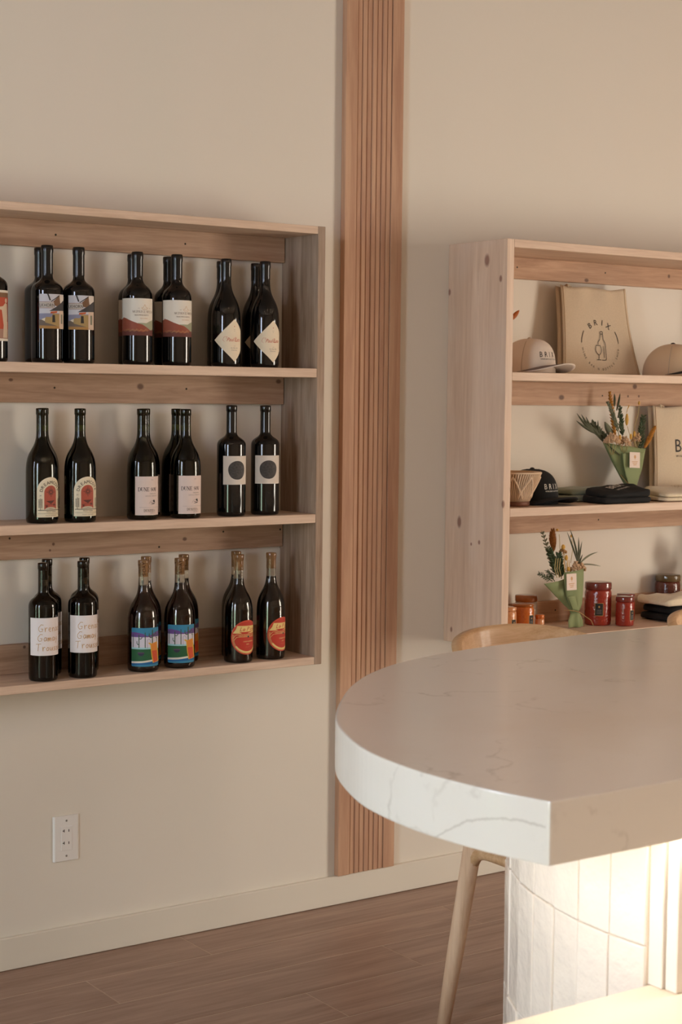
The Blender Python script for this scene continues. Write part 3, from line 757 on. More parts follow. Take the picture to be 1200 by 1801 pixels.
def label_diamond(R, H):
    P = Print(); d = .0585; cy = .0725
    P.poly([(-d*1.02, cy), (0, cy-d), (d*1.02, cy), (0, cy+d)], paper('diamond', (236, 220, 194)))
    P.ell(0, cy+.038, .0011, .0018, REDT, 12); P.text('2021', 0, cy+.0285, .002, GREY, 'C'); P.text('LN', 0, cy+.0245, .0018, GREY, 'C')
    P.text('Paul', -.004, cy-.003, .0105, REDT, 'R', shear=.35, wscale=.85); P.text('Lato', .001, cy-.003, .0105, REDT, 'L', shear=.35, wscale=.85)
    P.stroke([(-.029, cy-.004), (-.034, cy+.001), (-.030, cy+.009), (-.022, cy+.0095), (-.024, cy+.004)], .0006, REDT)
    P.stroke([(.0, cy-.002), (.003, cy+.009), (.006, cy+.007), (.002, cy-.003), (.009, cy-.003)], .0006, REDT)
    P.text('2021', 0, cy-.0165, .0022, GREY, 'C'); P.text('Sta. Rita Hills', 0, cy-.0225, .0032, GREY, 'C'); P.text('Pinot Noir', 0, cy-.0285, .0032, GREY, 'C')
    return P
def arch(cx, y0, y1, hw, n=18):
    return [(cx-hw, y0), (cx+hw, y0)] + [(cx+hw*math.cos(math.pi*k_/n), y1-hw+hw*math.sin(math.pi*k_/n)) for k_ in range(n+1)]
def label_arch(R, H):
    P = Print(); V = lambda y: (1560-y)/1440*H; hw = .0375
    P.poly(arch(0, V(1480), V(978), hw), CREAM)
    red = paper('arch_red', (176, 84, 64)); P.poly(arch(0, V(1385), V(1082), .0185), red)
    sy = V(1165)
    for k_ in range(16):
        a = math.pi*2*k_/16; L_ = .0125 if k_ % 4 == 0 else .0085
        P.stroke([(.003*math.cos(a), sy+.003*math.sin(a)), (L_*math.cos(a), sy+L_*math.sin(a))], .0011, INK, up=(k_ == 0))
    P.poly([(-.0135, V(1275)), (0, V(1315)), (.012, V(1268))], paper('arch_dark', (96, 52, 44)))
    P.stroke([(-.018, V(1330)), (0, V(1320)), (.018, V(1330))], .0006, INK)
    for x, y in ((-.012, 1345), (.010, 1325)):
        for k_ in range(5): P.stroke([(x, V(y+10)), (x+.004*math.cos(R_(30+k_*30)), V(y+10)+.006*math.sin(R_(30+k_*30)))], .0007, INK, up=(k_ == 0))
    P.poly([(.0175*math.cos(math.pi*k_/16), V(1388)+.0075*math.sin(math.pi*k_/16)) for k_ in range(17)], CREAM)
    for q in (.0135, .0095, .0055): P.stroke([(q*1.15*math.cos(math.pi*k_/12), V(1388)+q*.42*math.sin(math.pi*k_/12)) for k_ in range(13)], .0006, INK)
    P.arc('DREAMCOTE', 0, V(1082)-.0185, .0225, 90, 19, .0085, INK)
    for s_ in (-1, 1):
        x = s_*.028
        P.stroke([(x, V(1240)), (x, V(1385))], .0007, INK); P.stroke([(x-s_*.0035, V(1250)), (x-s_*.0035, V(1360))], .0007, INK); P.stroke([(x+s_*.0035, V(1255)), (x+s_*.0035, V(1360))], .0007, INK)
        for y in range(1260, 1370, 16): P.stroke([(x-.005, V(y)), (x+.005, V(y-8))], .0007, INK)
        P.text('20' if s_ < 0 else '22', x, V(1215), .0038, GREY, 'C')
    P.stroke([(-.034, V(1388)), (.034, V(1388))], .0008, INK)
    for y in (1392, 1433): P.stroke([(-.034, V(y)), (.034, V(y))], .0005, INK)
    P.text('PINOT NOIR', 0, V(1417), .0034, INK, 'C'); P.text('TALLEY VINEYARD', 0, V(1462), .0028, GREY, 'C')
    return P
def label_dune(R, H):
    P = Print(); V = lambda y: (1615-y)/1478*H; hw = R_(61)*R; x0 = -hw
    P.rect(-hw, V(1550), hw, V(1035), PINKW)
    P.text('2021', .004, V(1085), .0026, GREY, 'C')
    serif(P, 'DUNE SOV', x0+.0085, V(1230), .0098, paper('dune_text', (74, 58, 58)), gap=.1, thick=.17, wide=.85)
    P.text('GRENACHE', .006, V(1270), .0028, GREY, 'C'); P.text('SLIDE HILL GRENACHE', .002, V(1300), .0026, GREY, 'C')
    x, y = .006, V(1385)
    P.stroke([(x-.012, y-.002), (x-.008, y+.004), (x, y+.0065), (x+.009, y)], .0006, GREY)
    P.poly([(x-.001, y+.004), (x+.0025, y+.0085), (x+.006, y+.007), (x+.007, y), (x+.004, y+.001)], INK)
    P.poly([(x-.008, y-.005), (x+.006, y-.003), (x+.0075, y-.001), (x-.003, y-.003)], INK)
    P.stroke([(x-.006, y+.001), (x-.002, y-.001), (x+.003, y-.001)], .0012, INK)
    P.stroke([(-hw+.012, V(1445)), (hw-.012, V(1445))], .0004, GREY)
    serif(P, 'DUNITES', x0+.024, V(1505), .0068, GREY, gap=.12, wide=.8)
    P.text('WINE CO', .004, V(1528), .0026, GREY, 'C')
    return P
def label_disc(R, H):
    P = Print(); V = lambda y: (1715-y)/1615*H; hw = R_(58.5)*R
    P.rect(-hw, V(1250), hw, V(835), paper('disc_paper', (222, 210, 198)))
    m_ = flat('graphite_disc', (66, 62, 60), .7, var=.35, bscale=700)
    cy = V(1042); P.poly([((.0262+.0005*math.sin(3*a))*math.cos(a), cy+(.0265+.0005*math.cos(2*a))*math.sin(a)) for a in [2*math.pi*k_/40 for k_ in range(40)]], INK)
    P.ell(0, cy, .0255, .0257, m_)
    return P
def label_hand(R, H):
    P = Print(); V = lambda y: (1615-y)/1475*H; hw = R_(73)*R
    P.rect(-hw, V(1285), hw, V(815), paper('hand_paper', (240, 232, 232)))
    g = paper('ochre_ink', (196, 152, 92))
    hand(P, 'Grenache', -.0235, V(985), .0185, g); hand(P, 'Gamay', -.0255, V(1105), .0185, g); hand(P, 'Trousseau', -.0285, V(1225), .0185, g)
    return P
def label_desert(R, H):
    P = Print(); V = lambda y: (1670-y)/1490*H; hw = R_(58)*R
    f = lambda x, y: ((x-160)/345*2*hw-hw, V(y))
    # unrolled picture: x of the photographed label is undone from the curve
    def g(x, y):
        q = max(-1, min(1, (x-310)/200)); return (max(-hw, min(hw, (math.asin(q)-R_(12))*R)), V(y))
    blue = paper('label_blue', (58, 138, 176)); teal = paper('palewhite', (222, 216, 228)); green = paper('label_green', (38, 96, 58)); pur = paper('label_purple', (112, 78, 148)); cac = paper('cactus', (62, 88, 66)); dblue = paper('deepblue', (30, 98, 156))
    P.poly([(-hw+.002, V(1590)), (hw-.002, V(1590)), (hw, V(1580)), (hw, V(1080)), (hw-.002, V(1072)), (-hw+.002, V(1072)), (-hw, V(1080)), (-hw, V(1580))], blue)
    P.poly([(-hw, V(1210)), (-hw, V(1135)), g(210, 1130), g(260, 1138), g(310, 1150), g(360, 1178), g(400, 1172), g(450, 1140), g(500, 1120), (hw, V(1110)), (hw, V(1210))], pur)
    P.rect(-hw, V(1345), hw, V(1195), teal)
    P.rect(-hw, V(1370), hw, V(1335), paper('paleblue', (166, 214, 220)))
    P.rect(-hw, V(1520), hw, V(1358), green)
    P.poly([(-hw, V(1550)), (-hw, V(1525)), g(300, 1515), g(420, 1500), g(500, 1480), (hw, V(1476)), (hw, V(1500)), g(420, 1525), g(300, 1540)], OFFW)
    P.poly([(-hw, V(1575)), (-hw, V(1550)), g(300, 1545), g(420, 1530), g(500, 1505), (hw, V(1500)), (hw, V(1560)), g(300, 1565)], dblue)
    def cact(x, y0, y1, w_, arms):
        P.stroke([g(x, y0), g(x, y1)], w_, cac)
        for dx, ya, yb in arms: P.stroke([g(x, ya), g(x+dx*.6, ya+4), g(x+dx, ya-14), g(x+dx, yb)], w_*.75, cac, up=False)
    cact(185, 1330, 1160, .0022, []); cact(258, 1335, 1165, .0026, [(38, 1215, 1190), (-25, 1290, 1250)]); cact(335, 1335, 1135, .0022, [])
    cact(425, 1300, 1105, .0030, [(-40, 1200, 1150), (36, 1170, 1130)]); cact(478, 1290, 1160, .0018, [(-15, 1210, 1180)])
    P.stroke([g(362, 1345), g(362, 1240), g(372, 1222), g(388, 1222), g(398, 1240), g(398, 1260)], .0007, paper('lilac', (120, 110, 150)))
    P.ell(g(283, 0)[0], V(1410), .0085, .0075, paper('bowl', (52, 50, 72)), 20, 180, 360)
    P.rect(g(283, 0)[0]-.0085, V(1412), g(283, 0)[0]+.0085, V(1400), paper('fruit', (96, 62, 96)))
    P.poly([g(398, 1285), g(480, 1262), g(492, 1400), g(500, 1530), g(430, 1545), g(412, 1450)], paper('jug_yellow', (222, 176, 60)))
    P.poly([g(408, 1288), g(474, 1268), g(478, 1380), g(416, 1380)], paper('jug_orange', (224, 138, 50)))
    P.poly([g(416, 1380), g(478, 1380), g(484, 1460), g(490, 1520), g(440, 1540), g(424, 1450)], paper('jug_red', (216, 84, 46)))
    P.poly([g(368, 1272), g(398, 1300), g(412, 1290), g(398, 1270)], paper('jug_yellow', (222, 176, 60)))
    return P
def label_record(R, H):
    P = Print(); cy = .0725; r = .0488
    red = paper('record_red', (196, 58, 38)); yel = paper('record_yellow', (236, 206, 132)); org = paper('record_orange', (222, 110, 66))
    P.ell(0, cy, r, r, red); P.ell(0, cy, r*.965, r*.965, org); P.ell(0, cy, r*.945, r*.945, red)
    P.poly([(-r*.90, cy+.0115), (r*.90, cy+.0115), (r*.80, cy+.024), (r*.62, cy+.0345), (-r*.62, cy+.0345), (-r*.72, cy+.022)], yel)
    P.poly([(r*.945*math.cos(R_(a)), cy+r*.945*math.sin(R_(a))) for a in range(44, 137, 6)], red)
    P.text('Le P', -.024, cy+.018, .012, red, shear=.35); P.stroke([(-.012, cy+.0205), (-.007, cy+.0215)], .0012, red); P.text('icnic', .008, cy+.018, .010, red, shear=.35)
    P.poly([(-.026, cy+.0155), (.026, cy+.0165), (.002, cy+.0125), (-.010, cy+.0085)], red)
    for q in (.90, .84):
        P.stroke([(r*q*math.cos(R_(a)), cy+r*q*math.sin(R_(a))-.001) for a in range(168, 373, 8)], .0009, yel)
    P.poly([(r*.90*math.cos(R_(a)), cy+r*.90*math.sin(R_(a))) for a in range(215, 326, 6)] + [(r*.82*math.cos(R_(a)), cy+r*.80*math.sin(R_(a))) for a in range(325, 214, -6)], yel)
    P.stroke([(-.042, cy-.002), (-.034, cy+.0075), (-.022, cy+.0085), (.042, cy+.0085)], .0009, yel); P.stroke([(-.040, cy-.008), (-.032, cy+.001), (-.020, cy+.002), (.042, cy+.002)], .0009, yel)
    P.text('SANTA BARBARA', -.027, cy+.0035, .0033, yel); P.text('COUNTY', .012, cy+.0035, .0033, yel)
    P.text('CABERNET', -.014, cy-.013, .0034, yel); P.text('PFEFFER', .008, cy-.013, .0034, yel); P.text('2022', 0, cy-.0205, .0034, yel, 'C'); P.text('12% ALC', 0, cy-.028, .0028, org, 'C')
    P.ell(.002, cy+.002, .0028, .0028, INK, 16)
    return P
def label_dancer(R, H):
    P = Print(); hw = R_(75)*R; B, T = .052, .1575*H/.302+.022
    P.rect(-hw, B, hw, T, OFFW)
    P.rect(-hw, B+.006, hw, T-.006, paper('paint_red', (186, 74, 44)))
    P.rect(-hw, T-.018, hw, T-.006, paper('paint_tan', (128, 92, 62))); P.rect(-hw, B+.006, hw, B+.030, paper('paint_brown', (170, 128, 110)))
    x = .022; f_ = paper('figure', (214, 192, 166))
    P.ell(x, T-.026, .005, .006, f_, 16)
    P.poly([(x-.004, T-.032), (x+.005, T-.034), (x+.009, B+.045), (x+.006, B+.008), (x-.012, B+.008), (x-.010, B+.04), (x-.016, T-.05), (x-.03, T-.046), (x-.028, T-.043), (x-.012, T-.04)], f_)
    P.stroke([(x+.006, T-.03), (x+.011, T-.06), (x+.008, B+.05)], .003, INK)
    return P

BT = {  # radius, height, neck radius, shoulder start, neck start, glass, label, extras
 'railway': (.0412, .302, .0146, .61, .745, BLACKGLASS, label_railway, 'cap'),
 'hills':   (.0400, .300, .0144, .60, .775, BLACKGLASS, label_hills, 'cap'),
 'diamond': (.0405, .297, .0138, .42, .82, BLACKGLASS, label_diamond, 'cap'),
 'arch':    (.0415, .298, .0140, .44, .80, GREENGLASS, label_arch, 'green'),
 'dune':    (.0418, .298, .0142, .44, .80, GREENGLASS, label_dune, 'green'),
 'disc':    (.0405, .309, .0146, .635, .76, BLACKGLASS, label_disc, 'plain'),
 'hand':    (.0382, .308, .0132, .625, .765, BROWNGLASS, label_hand, 'brown'),
 'desert':  (.0425, .301, .0138, .43, .79, CLEARGLASS, label_desert, 'clear'),
 'record':  (.0410, .303, .0138, .44, .80, CLEARGLASS, label_record, 'clear'),
 'dancer':  (.0404, .302, .0146, .63, .76, BLACKGLASS, label_dancer, 'cap'),
}
PROTO = {}
def bottle(kind, x, y, z, rot, label, group):
    z += .0003
    if kind in PROTO: return dup(PROTO[kind], (x, y, z), R_(rot), label, group)
    r, H, rn, zs, zn, glass, lf, ex = BT[kind]
    t = thing('wine_bottle', (x, y, z), label, 'bottle', group, R_(rot)); t['_o'] = (0, 0, 0)
    P = profile(r, H, rn, zs, zn)
    if ex in ('cap', 'plain'):
        MB().lathe(P, 40).build('glass', glass, t)
        if ex == 'cap':
            z0 = zn*H+.004; C = [(rn+.0005, z0), (rn+.0005, H-.0205), (rn*1.07+.0005, H-.0165), (rn*1.07+.0005, H-.003), (rn, H+.0004), (rn*.5, H+.0005)]
            MB().lathe(C, 32, capb=False).build('capsule', CAPSULE, t)
    else:
        MB().lathe(P, 48).build('glass', glass, t)
        fill = {'green': .80, 'brown': .80, 'clear': .775}[ex]*H
        MB().lathe(inset(P, .0009, .004, fill), 40).build('wine', {'green': DARKWINE, 'brown': DARKWINE, 'clear': WINE2 if kind == 'desert' else WINE}[ex], t)
        if ex == 'clear':
            ck = MB().lathe([(rn-.0016, H-.045), (rn-.0016, H-.0012)], 24).build('cork', CORK, t)
            if kind == 'desert':
                pr = Print(); pr.text('S-DAY', .0, .0, .0095, paper('cork_ink', (88, 58, 40)), 'C', rot=math.pi/2); pr.text('SUN', -.016, .0, .0095, paper('cork_ink', (88, 58, 40)), 'C', rot=math.pi/2)
                cf = cyl(rn-.0016); pr.build('stamp', lambda u, v, d: cf(u+.004, v+H-.0235, d), ck, lift=.0001)
        else: MB().lathe([(rn-.002, H-.044), (rn-.002, H-.0015)], 20).build('cork', flat('dark_cork', (104, 84, 52), .8), t)
    lf(r, H).build('label', cyl(r), t)
    PROTO[kind] = t
    return t
z1, z2, z3 = ZL[1][1], ZL[2][1], ZL[3][1]
def place(kind, u, Y, z, rel, label, group, back=False):
    """u: photo column of the axis; rel: how far right of the camera the label looks"""
    p = at(u, 900, Y); X = p.x
    # undo the roll of the column: take the point at the bottle's mid height
    for _ in range(3):
        d = Vector((X, Y, z+.15))-Vector((CAMX, CAMY, CAMZ)); uu = 600+FPX*d.dot(_R)/d.dot(_F)
        X += (u-uu)/FPX*d.dot(_F)*1.2
    va = math.degrees(math.atan2(X, Y-CAMY))
    return bottle(kind, X, Y, z, rel-va, label, group)
g1 = 'bottles on the top tier'; g2 = 'bottles on the middle tier'; g3 = 'bottles on the bottom tier'
FY, BY = -.135, -.055
place('dancer', -15, FY, z1, 30, 'dark bottle with red painted figure label, cut by the left edge, top tier', g1)
place('railway', 83, FY, z1, 24.7, 'wine bottle with building scene label, left of the pair, front row, top tier', g1)
place('railway', 71, BY, z1, 24, 'wine bottle behind the left building scene bottle on top tier', g1)
place('railway', 138.5, FY, z1, 14, 'wine bottle with building scene label, right of the pair, top tier', g1)
place('hills', 241.5, FY, z1, 29, 'wine bottle with white label over rust hills, left one, front of top tier', g1)
place('hills', 234, BY, z1, 30, 'wine bottle tucked behind the left rust hills bottle on top tier', g1)
place('hills', 311, FY, z1, 38, 'wine bottle with white label over rust hills, right one, front of top tier', g1)
place('hills', 296.5, BY, z1, 30, 'wine bottle tucked behind the right rust hills bottle on top tier', g1)
place('diamond', 397.5, FY, z1, 36, 'sloping bottle with cream diamond label, left one, front of top tier', g1)
place('diamond', 390, BY, z1, 36, 'sloping bottle tucked behind the left diamond label bottle', g1)
place('diamond', 466, FY, z1, 36, 'sloping bottle with cream diamond label nearest the right shelf side', g1)
place('diamond', 450, BY, z1, 36, 'sloping bottle tucked behind the rightmost diamond label bottle', g1)
place('arch', 73.5, FY, z2, 34, 'green-necked bottle with arched red window label, left one, middle tier', g2)
place('arch', 76, BY, z2, 36, 'green-necked bottle hidden behind the left arched label bottle', g2)
place('arch', 141, -.143, z2, 29, 'green-necked bottle with arched red window label, right one, middle tier', g2)
place('dune', 250.5, -.138, z2, 34, 'green-necked bottle with pale pink label standing alone, left of its kind, middle tier', g2)
place('dune', 254.5, BY, z2, 34, 'green-necked bottle hidden behind the left pale pink label bottle', g2)
place('dune', 326.5, -.142, z2, 34, 'green-necked bottle with pale pink label, front right of its kind, middle tier', g2)
place('dune', 310.5, BY, z2, 34, 'green-necked bottle half behind the right pale pink label bottle', g2)
place('disc', 407, -.134, z2, 25, 'black bottle with dark disc on white label, left one, middle tier', g2)
place('disc', 466.5, -.128, z2, 15, 'black bottle with dark disc on white label nearest the right side', g2)
place('hand', 76, -.142, z3, 15, 'bottle with handwritten white label at far left, front of bottom tier', g3)
place('hand', 83, BY, z3, 20, 'bottle behind the far left handwritten label bottle, bottom tier', g3)
place('hand', 145.5, -.148, z3, 15, 'bottle with handwritten white label, second from left, front of bottom tier', g3)
place('hand', 148.5, BY-.01, z3, 20, 'bottle right behind the second handwritten label bottle, bottom tier', g3)
place('desert', 252, -.140, z3, 12, 'clear bottle with blue desert picture label, left one, front of bottom tier', g3)
place('desert', 257, -.052, z3, 14, 'clear bottle behind the left desert picture bottle, cork just showing', g3)
place('desert', 316, -.136, z3, 10, 'clear bottle with blue desert picture label, right one, front of bottom tier', g3)
place('desert', 323, -.05, z3, 24, 'clear bottle behind the right desert picture bottle, label edge showing', g3)
place('record', 419.5, -.142, z3, 39, 'clear bottle with round red label, left one, front of bottom tier', g3)
place('record', 415, -.055, z3, 39, 'clear bottle behind the left round red label bottle', g3)
place('record', 476.5, -.137, z3, 55, 'clear bottle with round red label nearest the right shelf side, bottom tier', g3)
# ------------------------------------------------------------------ right shelf: caps
y1, y2, y3 = ZR[1][1]+.0004, ZR[2][1]+.0004, ZR[3][1]+.0004
def cap(loc, rz, label, col, under, seam, text, tcol, button, s=1.0):
    t = thing('baseball_cap', loc, label, 'cap', None, R_(rz)); t['_o'] = (0, 0, 0)
    A, B, H = .083*s, .098*s, .107*s
    def pt(psi, q, d=0):
        rho = max(0, 1-q**2.5)**(1/2.5); lean = .012*q*q
        z = H*q*(1+.07*math.cos(psi)*(q*(1-q)*3+q**3*0))
        return Vector(((A*rho+d)*math.sin(psi), -(B*rho+d)*math.cos(psi)*(1 if math.cos(psi) > 0 else .95) - lean, z+.001))
    n, k = 40, 14; vs = []; fs = []
    for j in range(k+1):
        q = math.sin(j/k*math.pi/2)
        for i in range(n): vs.append(pt(2*math.pi*i/n, min(q, .9995)))
    for j in range(k):
        for i in range(n): fs.append((j*n+i, j*n+(i+1) % n, (j+1)*n+(i+1) % n, (j+1)*n+i))
    MB().add(vs, fs, 0, True).build('crown', col, t)
    for a in (-62, 62, 180):
        MB().tube([pt(R_(a), q/10*.985+.005, .0002) for q in range(11)], .0011, 6).build('seam', seam, t)
    MB().ball((0, -.012, H+.001), .008, 12, sc=(1, 1, .6)).build('button', button, t)
    def brim(a, b):
        psi = (a-.5)*R_(136); x = A*math.sin(psi); yb = -B*math.cos(psi)
        L = .086*s*max(0, math.cos(psi*1.22))**.30
        return (x*(1+.10*b), yb-L*b+.003, max(.0012, (.020+.006*b)*(1-(x/.079)**2)))
    MB().sheet(brim, 28, 8, .0035, 0, 1).build('brim', [col, under], t)
    if text:
        text().build('lettering', lambda u, v, d: pt(u/(A*1.02), min(.97, v/H), d), t, step=.006, lift=.0006)
    return t
def brix_text(col, x0=-.030):
    def f():
        P = Print(); P.spaced('BRIX', x0, .046, .0165, col, gap=.55, wscale=.9)
        P.text('WINE BAR N BOTTLE SHOP', x0+.002, .038, .0042, col, wscale=1.05); return P
    return f
IVORY = flat('ivory_cotton', (222, 204, 188), .85, sheen=.2, bump=.15, bscale=900)
TAN = flat('tan_cotton', (214, 184, 150), .85, sheen=.2, bump=.15, bscale=900)
BLACKC = flat('black_cotton', (15, 14, 14), .9, sheen=0, bump=.2, bscale=700)
UNDER = flat('grey_brim_lining', (120, 104, 96), .85); BUNDER = flat('black_brim_lining', (24, 22, 21), .85)
STITCH = flat('tan_stitching', (190, 168, 148), .8)
cap((3.470, -.146, y1), 6, 'ivory cap with small black lettering on the top tier beside the tote', IVORY, UNDER, STITCH, brix_text(INK, -.037), INK, IVORY)
def ring_logo():
    P = Print(); cx, cy, r = 0, .052, .026
    P.arc('BRIX', cx, cy, r, 90, 24, .009, INK)
    for s_ in (0, 1): P.stroke([(cx+r*math.cos(R_(a)), cy+r*math.sin(R_(a))) for a in (range(150, 186, 6) if s_ else range(30, -6, -6))], .0012, INK)
    P.arc('WINE BAR N BOTTLE SHOP', cx, cy, r, 270, 8, .004, INK, inward=True)
    P.stroke([(cx+.002, cy-.015), (cx+.009, cy-.015), (cx+.009, cy+.004), (cx+.004, cy+.011), (cx+.004, cy+.018)], .0012, INK)
    return P
cap((4.104, -.146, y1), 10, 'tan cap with a black brim lining and round logo, top tier at right edge', TAN, BUNDER, STITCH, ring_logo, INK, INK)
cap((3.520, -.112, y2), 6, 'black cap with white lettering behind the woven candle holder', BLACKC, BUNDER, BLACKC, brix_text(OFFW, -.030), OFFW, BLACKC, s=1.02)

# ------------------------------------------------------------------ tote bags
CANVAS = flat('natural_canvas', (204, 184, 158), .9, bump=.25, bscale=900, var=.04)
CANVAS2 = flat('pale_canvas', (212, 194, 168), .9, bump=.25, bscale=900, var=.04)
HEM = flat('canvas_hem', (196, 168, 134), .9)
def tote(label, xl0, xl1, xr0, xr1, zb, zt, yb, yt, mat, art, O, dip=.012):
    """leaning bag: xl0/xr0 bottom corners, xl1/xr1 top corners"""
    t = thing('tote_bag', ((xl0+xr0)/2, yb, zb), label, 'bag'); h = zt-zb
    def P(a, b, dy=0, dx=0):
        q = b; e_ = 1-max(0, 1-q)**2.2; xl = xl0+(xl1-xl0)*e_ + dx; xr = xr0+(xr1-xr0)*e_ + dx
        rip = .006*max(0, q-.72)/.28*math.sin(a*17)*math.sin(a*math.pi)
        z = zb + h*q - dip*max(0, q-.8)/.2*max(0, math.sin(a*math.pi))**.6*(.6+.4*math.sin(a*9+1))
        edge = .006*(2*abs(a-.5))**6
        return (xl+(xr-xl)*a, yb+(yt-yb)*q + rip + dy + edge, z)
    MB().sheet(lambda a, b: P(a, b), 40, 24, .0022).build('front_panel', mat, t)
    MB().sheet(lambda a, b: P(a, .003+b*.985, .010+.004*b, -.013*(1-.3*b)), 20, 12, .0022).build('back_panel', mat, t)
    for s_ in (.03, .965):
        MB().tube([P(s_, q/12, -.0005) for q in range(13)], .0011, 6).build('hem', HEM, t)
    MB().tube([P(.10, .985, .004), P(.10, 1.005, .004), P(.10, 1.02, .010), P(.16, 1.0, .012), P(.16, .95, .012)], .008, 8, flat_=.25).build('handle', mat, t)
    ex = Vector((1, 0, 0)); ey = Vector((0, yt-yb, h)).normalized(); nn = ex.cross(ey)
    o = Vector((O[0], yb+(yt-yb)*(O[1]-zb)/h, O[1])) - Vector(((xl0+xr0)/2, yb, zb))
    art().build('print', lambda u, v, d: o+ex*u+ey*v+nn*(d+.0004), t, step=.03, lift=.0006)
    return t
def tote_art():
    P = Print(); r = .083; S_ = lambda x, y: ((x-555)/330*r, (610-y)/500*r)
    P.arc('BRIX', 0, 0, r*.80, 90, 22, .0195, INK)
    for a0, a1 in ((147, 175), (33, 5)):
        P.stroke([(r*math.cos(R_(a0+(a1-a0)*k_/6)), r*math.sin(R_(a0+(a1-a0)*k_/6))) for k_ in range(7)], .0024, INK)
    P.arc('WINE BAR N BOTTLE SHOP', 0, 0, r*1.02, 270, 7.6, .0078, INK, inward=True)
    w_ = .0022
    P.stroke([S_(510, 600), S_(515, 550), S_(550, 495), S_(560, 430), S_(562, 390), S_(558, 360), S_(570, 340), S_(595, 340), S_(606, 360), S_(602, 390), S_(605, 430), S_(607, 500), S_(635, 560), S_(642, 620), S_(645, 870), S_(638, 905), S_(610, 915), S_(568, 910)], w_, INK)
    P.stroke([S_(562, 390), S_(603, 390)], w_, INK); P.stroke([S_(605, 635), S_(610, 860)], w_, INK)
    P.stroke([S_(474, 620), S_(547, 622), S_(566, 690), S_(562, 745), S_(540, 790), S_(516, 812), S_(485, 780), S_(464, 735), S_(462, 690)], w_, INK, closed=True)
    P.stroke([S_(516, 812), S_(514, 905)], w_, INK); P.stroke([S_(482, 908), S_(545, 908)], w_, INK)
    return P
tote('natural canvas tote bag with round wine logo, leaning on the top tier', 3.672, 3.690, 4.024, 3.982, y1, 1.928, -.098, -.060, CANVAS, tote_art, (3.842, 1.735))
def tote_art2():
    P = Print(); P.spaced('BRIX', 0, 0, .046, INK, gap=.45, wscale=.95); P.spaced('WINE BAR N BOTTLE SHOP', 0, -.018, .0085, INK, gap=.5); return P
tote('pale canvas tote bag with big black lettering at the right edge, middle tier', 4.114, 4.128, 4.49, 4.47, y2, 1.538, -.085, -.055, CANVAS2, tote_art2, (4.222, 1.378))

# ------------------------------------------------------------------ folded clothes
def pillow(cx, cy, z0, w_, d_, h_, seed, amp=.004, n=7, sl=0, tl=0):
    b = MB(); bm = bmesh.new(); bmesh.ops.create_cube(bm, size=2); bmesh.ops.subdivide_edges(bm, edges=bm.edges[:], cuts=11, use_grid_fill=True)
    for v in bm.verts:
        p_ = v.co.copy()
        q = (abs(p_.x)**n+abs(p_.y)**n+abs(p_.z)**3.2)**(1/n) if 0 else max(1e-6, (abs(p_.x)**n+abs(p_.y)**n)**(1/n))
        k_ = max(abs(p_.x), abs(p_.y))
        x_, y_ = (p_.x*k_/q, p_.y*k_/q)
        e = 1-max(abs(x_), abs(y_))**9*.34
        z_ = (p_.z*e+1)/2
        ns = noise.noise(Vector((x_*2.2+seed, y_*2.2, p_.z*.6+seed*3)))
        top = .5+.5*p_.z
        v.co = Vector((cx+x_*w_/2*(1-.05*abs(p_.z)**4), cy+y_*d_/2*(1-.04*abs(p_.z)**4), z0+h_*z_ + ns*amp*top + sl*x_*top + tl*(y_+1)/2*top))
    vs = [v.co[:] for v in bm.verts]; bm.verts.index_update(); fs = [[v.index for v in f.verts] for f in bm.faces]; bm.free()
    return b.add(vs, fs, 0, True)
SAGEC = flat('sage_cotton', (140, 146, 124), .9, sheen=.2, bump=.2, bscale=600)
CREAMC = flat('cream_cotton', (228, 212, 184), .9, sheen=.2, bump=.2, bscale=600, var=.05)
def folded(label, mat, cx, cy, z, w_, d_, hs, seed, art=None, amp=.004, sl=0, name='folded_shirt', tl=0):
    t = thing(name, (cx, cy, z), label, 'shirt'); zz = z
    for i, h in enumerate(hs):
        pillow(cx+(.004 if i % 2 else -.003), cy+(.003 if i % 2 else 0), zz, w_-.01*i, d_-.008*i, h, seed+i, amp, sl=sl if i == len(hs)-1 else 0, tl=tl if i == len(hs)-1 else tl*.4).build('folded_layer', mat, t); zz += h*.93
    if art: art().build('print', lambda u, v, d: Vector((u, v*.9, zz-z+.0085+d+sl*u/(w_/2)+tl*1.0*(v*.9/(d_/2)+1)/2)), t, step=.02, lift=.001)
    return t
folded('folded sage green shirt at the back of the middle tier', SAGEC, 3.79, -.085, y2, .245, .13, (.022, .023), 3.1)
def shirt_art():
    P = Print(); P.text('BRIX', -.05, -.03, .030, OFFW, rot=.35); P.text('WINE BAR', -.045, -.055, .012, OFFW, rot=.35); return P
folded('folded black shirt with white lettering in front of the green bouquet', BLACKC, 3.808, -.217, y2, .222, .115, (.020, .018), 8.4, shirt_art, amp=.004, sl=.006, tl=.019)
def shirt_art2():
    P = Print(); P.text('BRIX', -.05, -.01, .032, paper('tan_ink', (186, 158, 120)), rot=.3); return P
folded('folded cream shirt lying before the lettered tote, middle tier', CREAMC, 4.135, -.205, y2, .32, .13, (.014, .013), 5.2, shirt_art2, amp=.004, tl=.020)
folded('folded black shirt under the cream one, bottom tier', BLACKC, 4.165, -.176, y3, .27, .165, (.026, .026), 1.7, amp=.003)
folded('crumpled cream cloth folded on top of the black shirt, bottom tier', CREAMC, 4.155, -.172, y3+.0525, .28, .16, (.028,), 2.9, amp=.012)

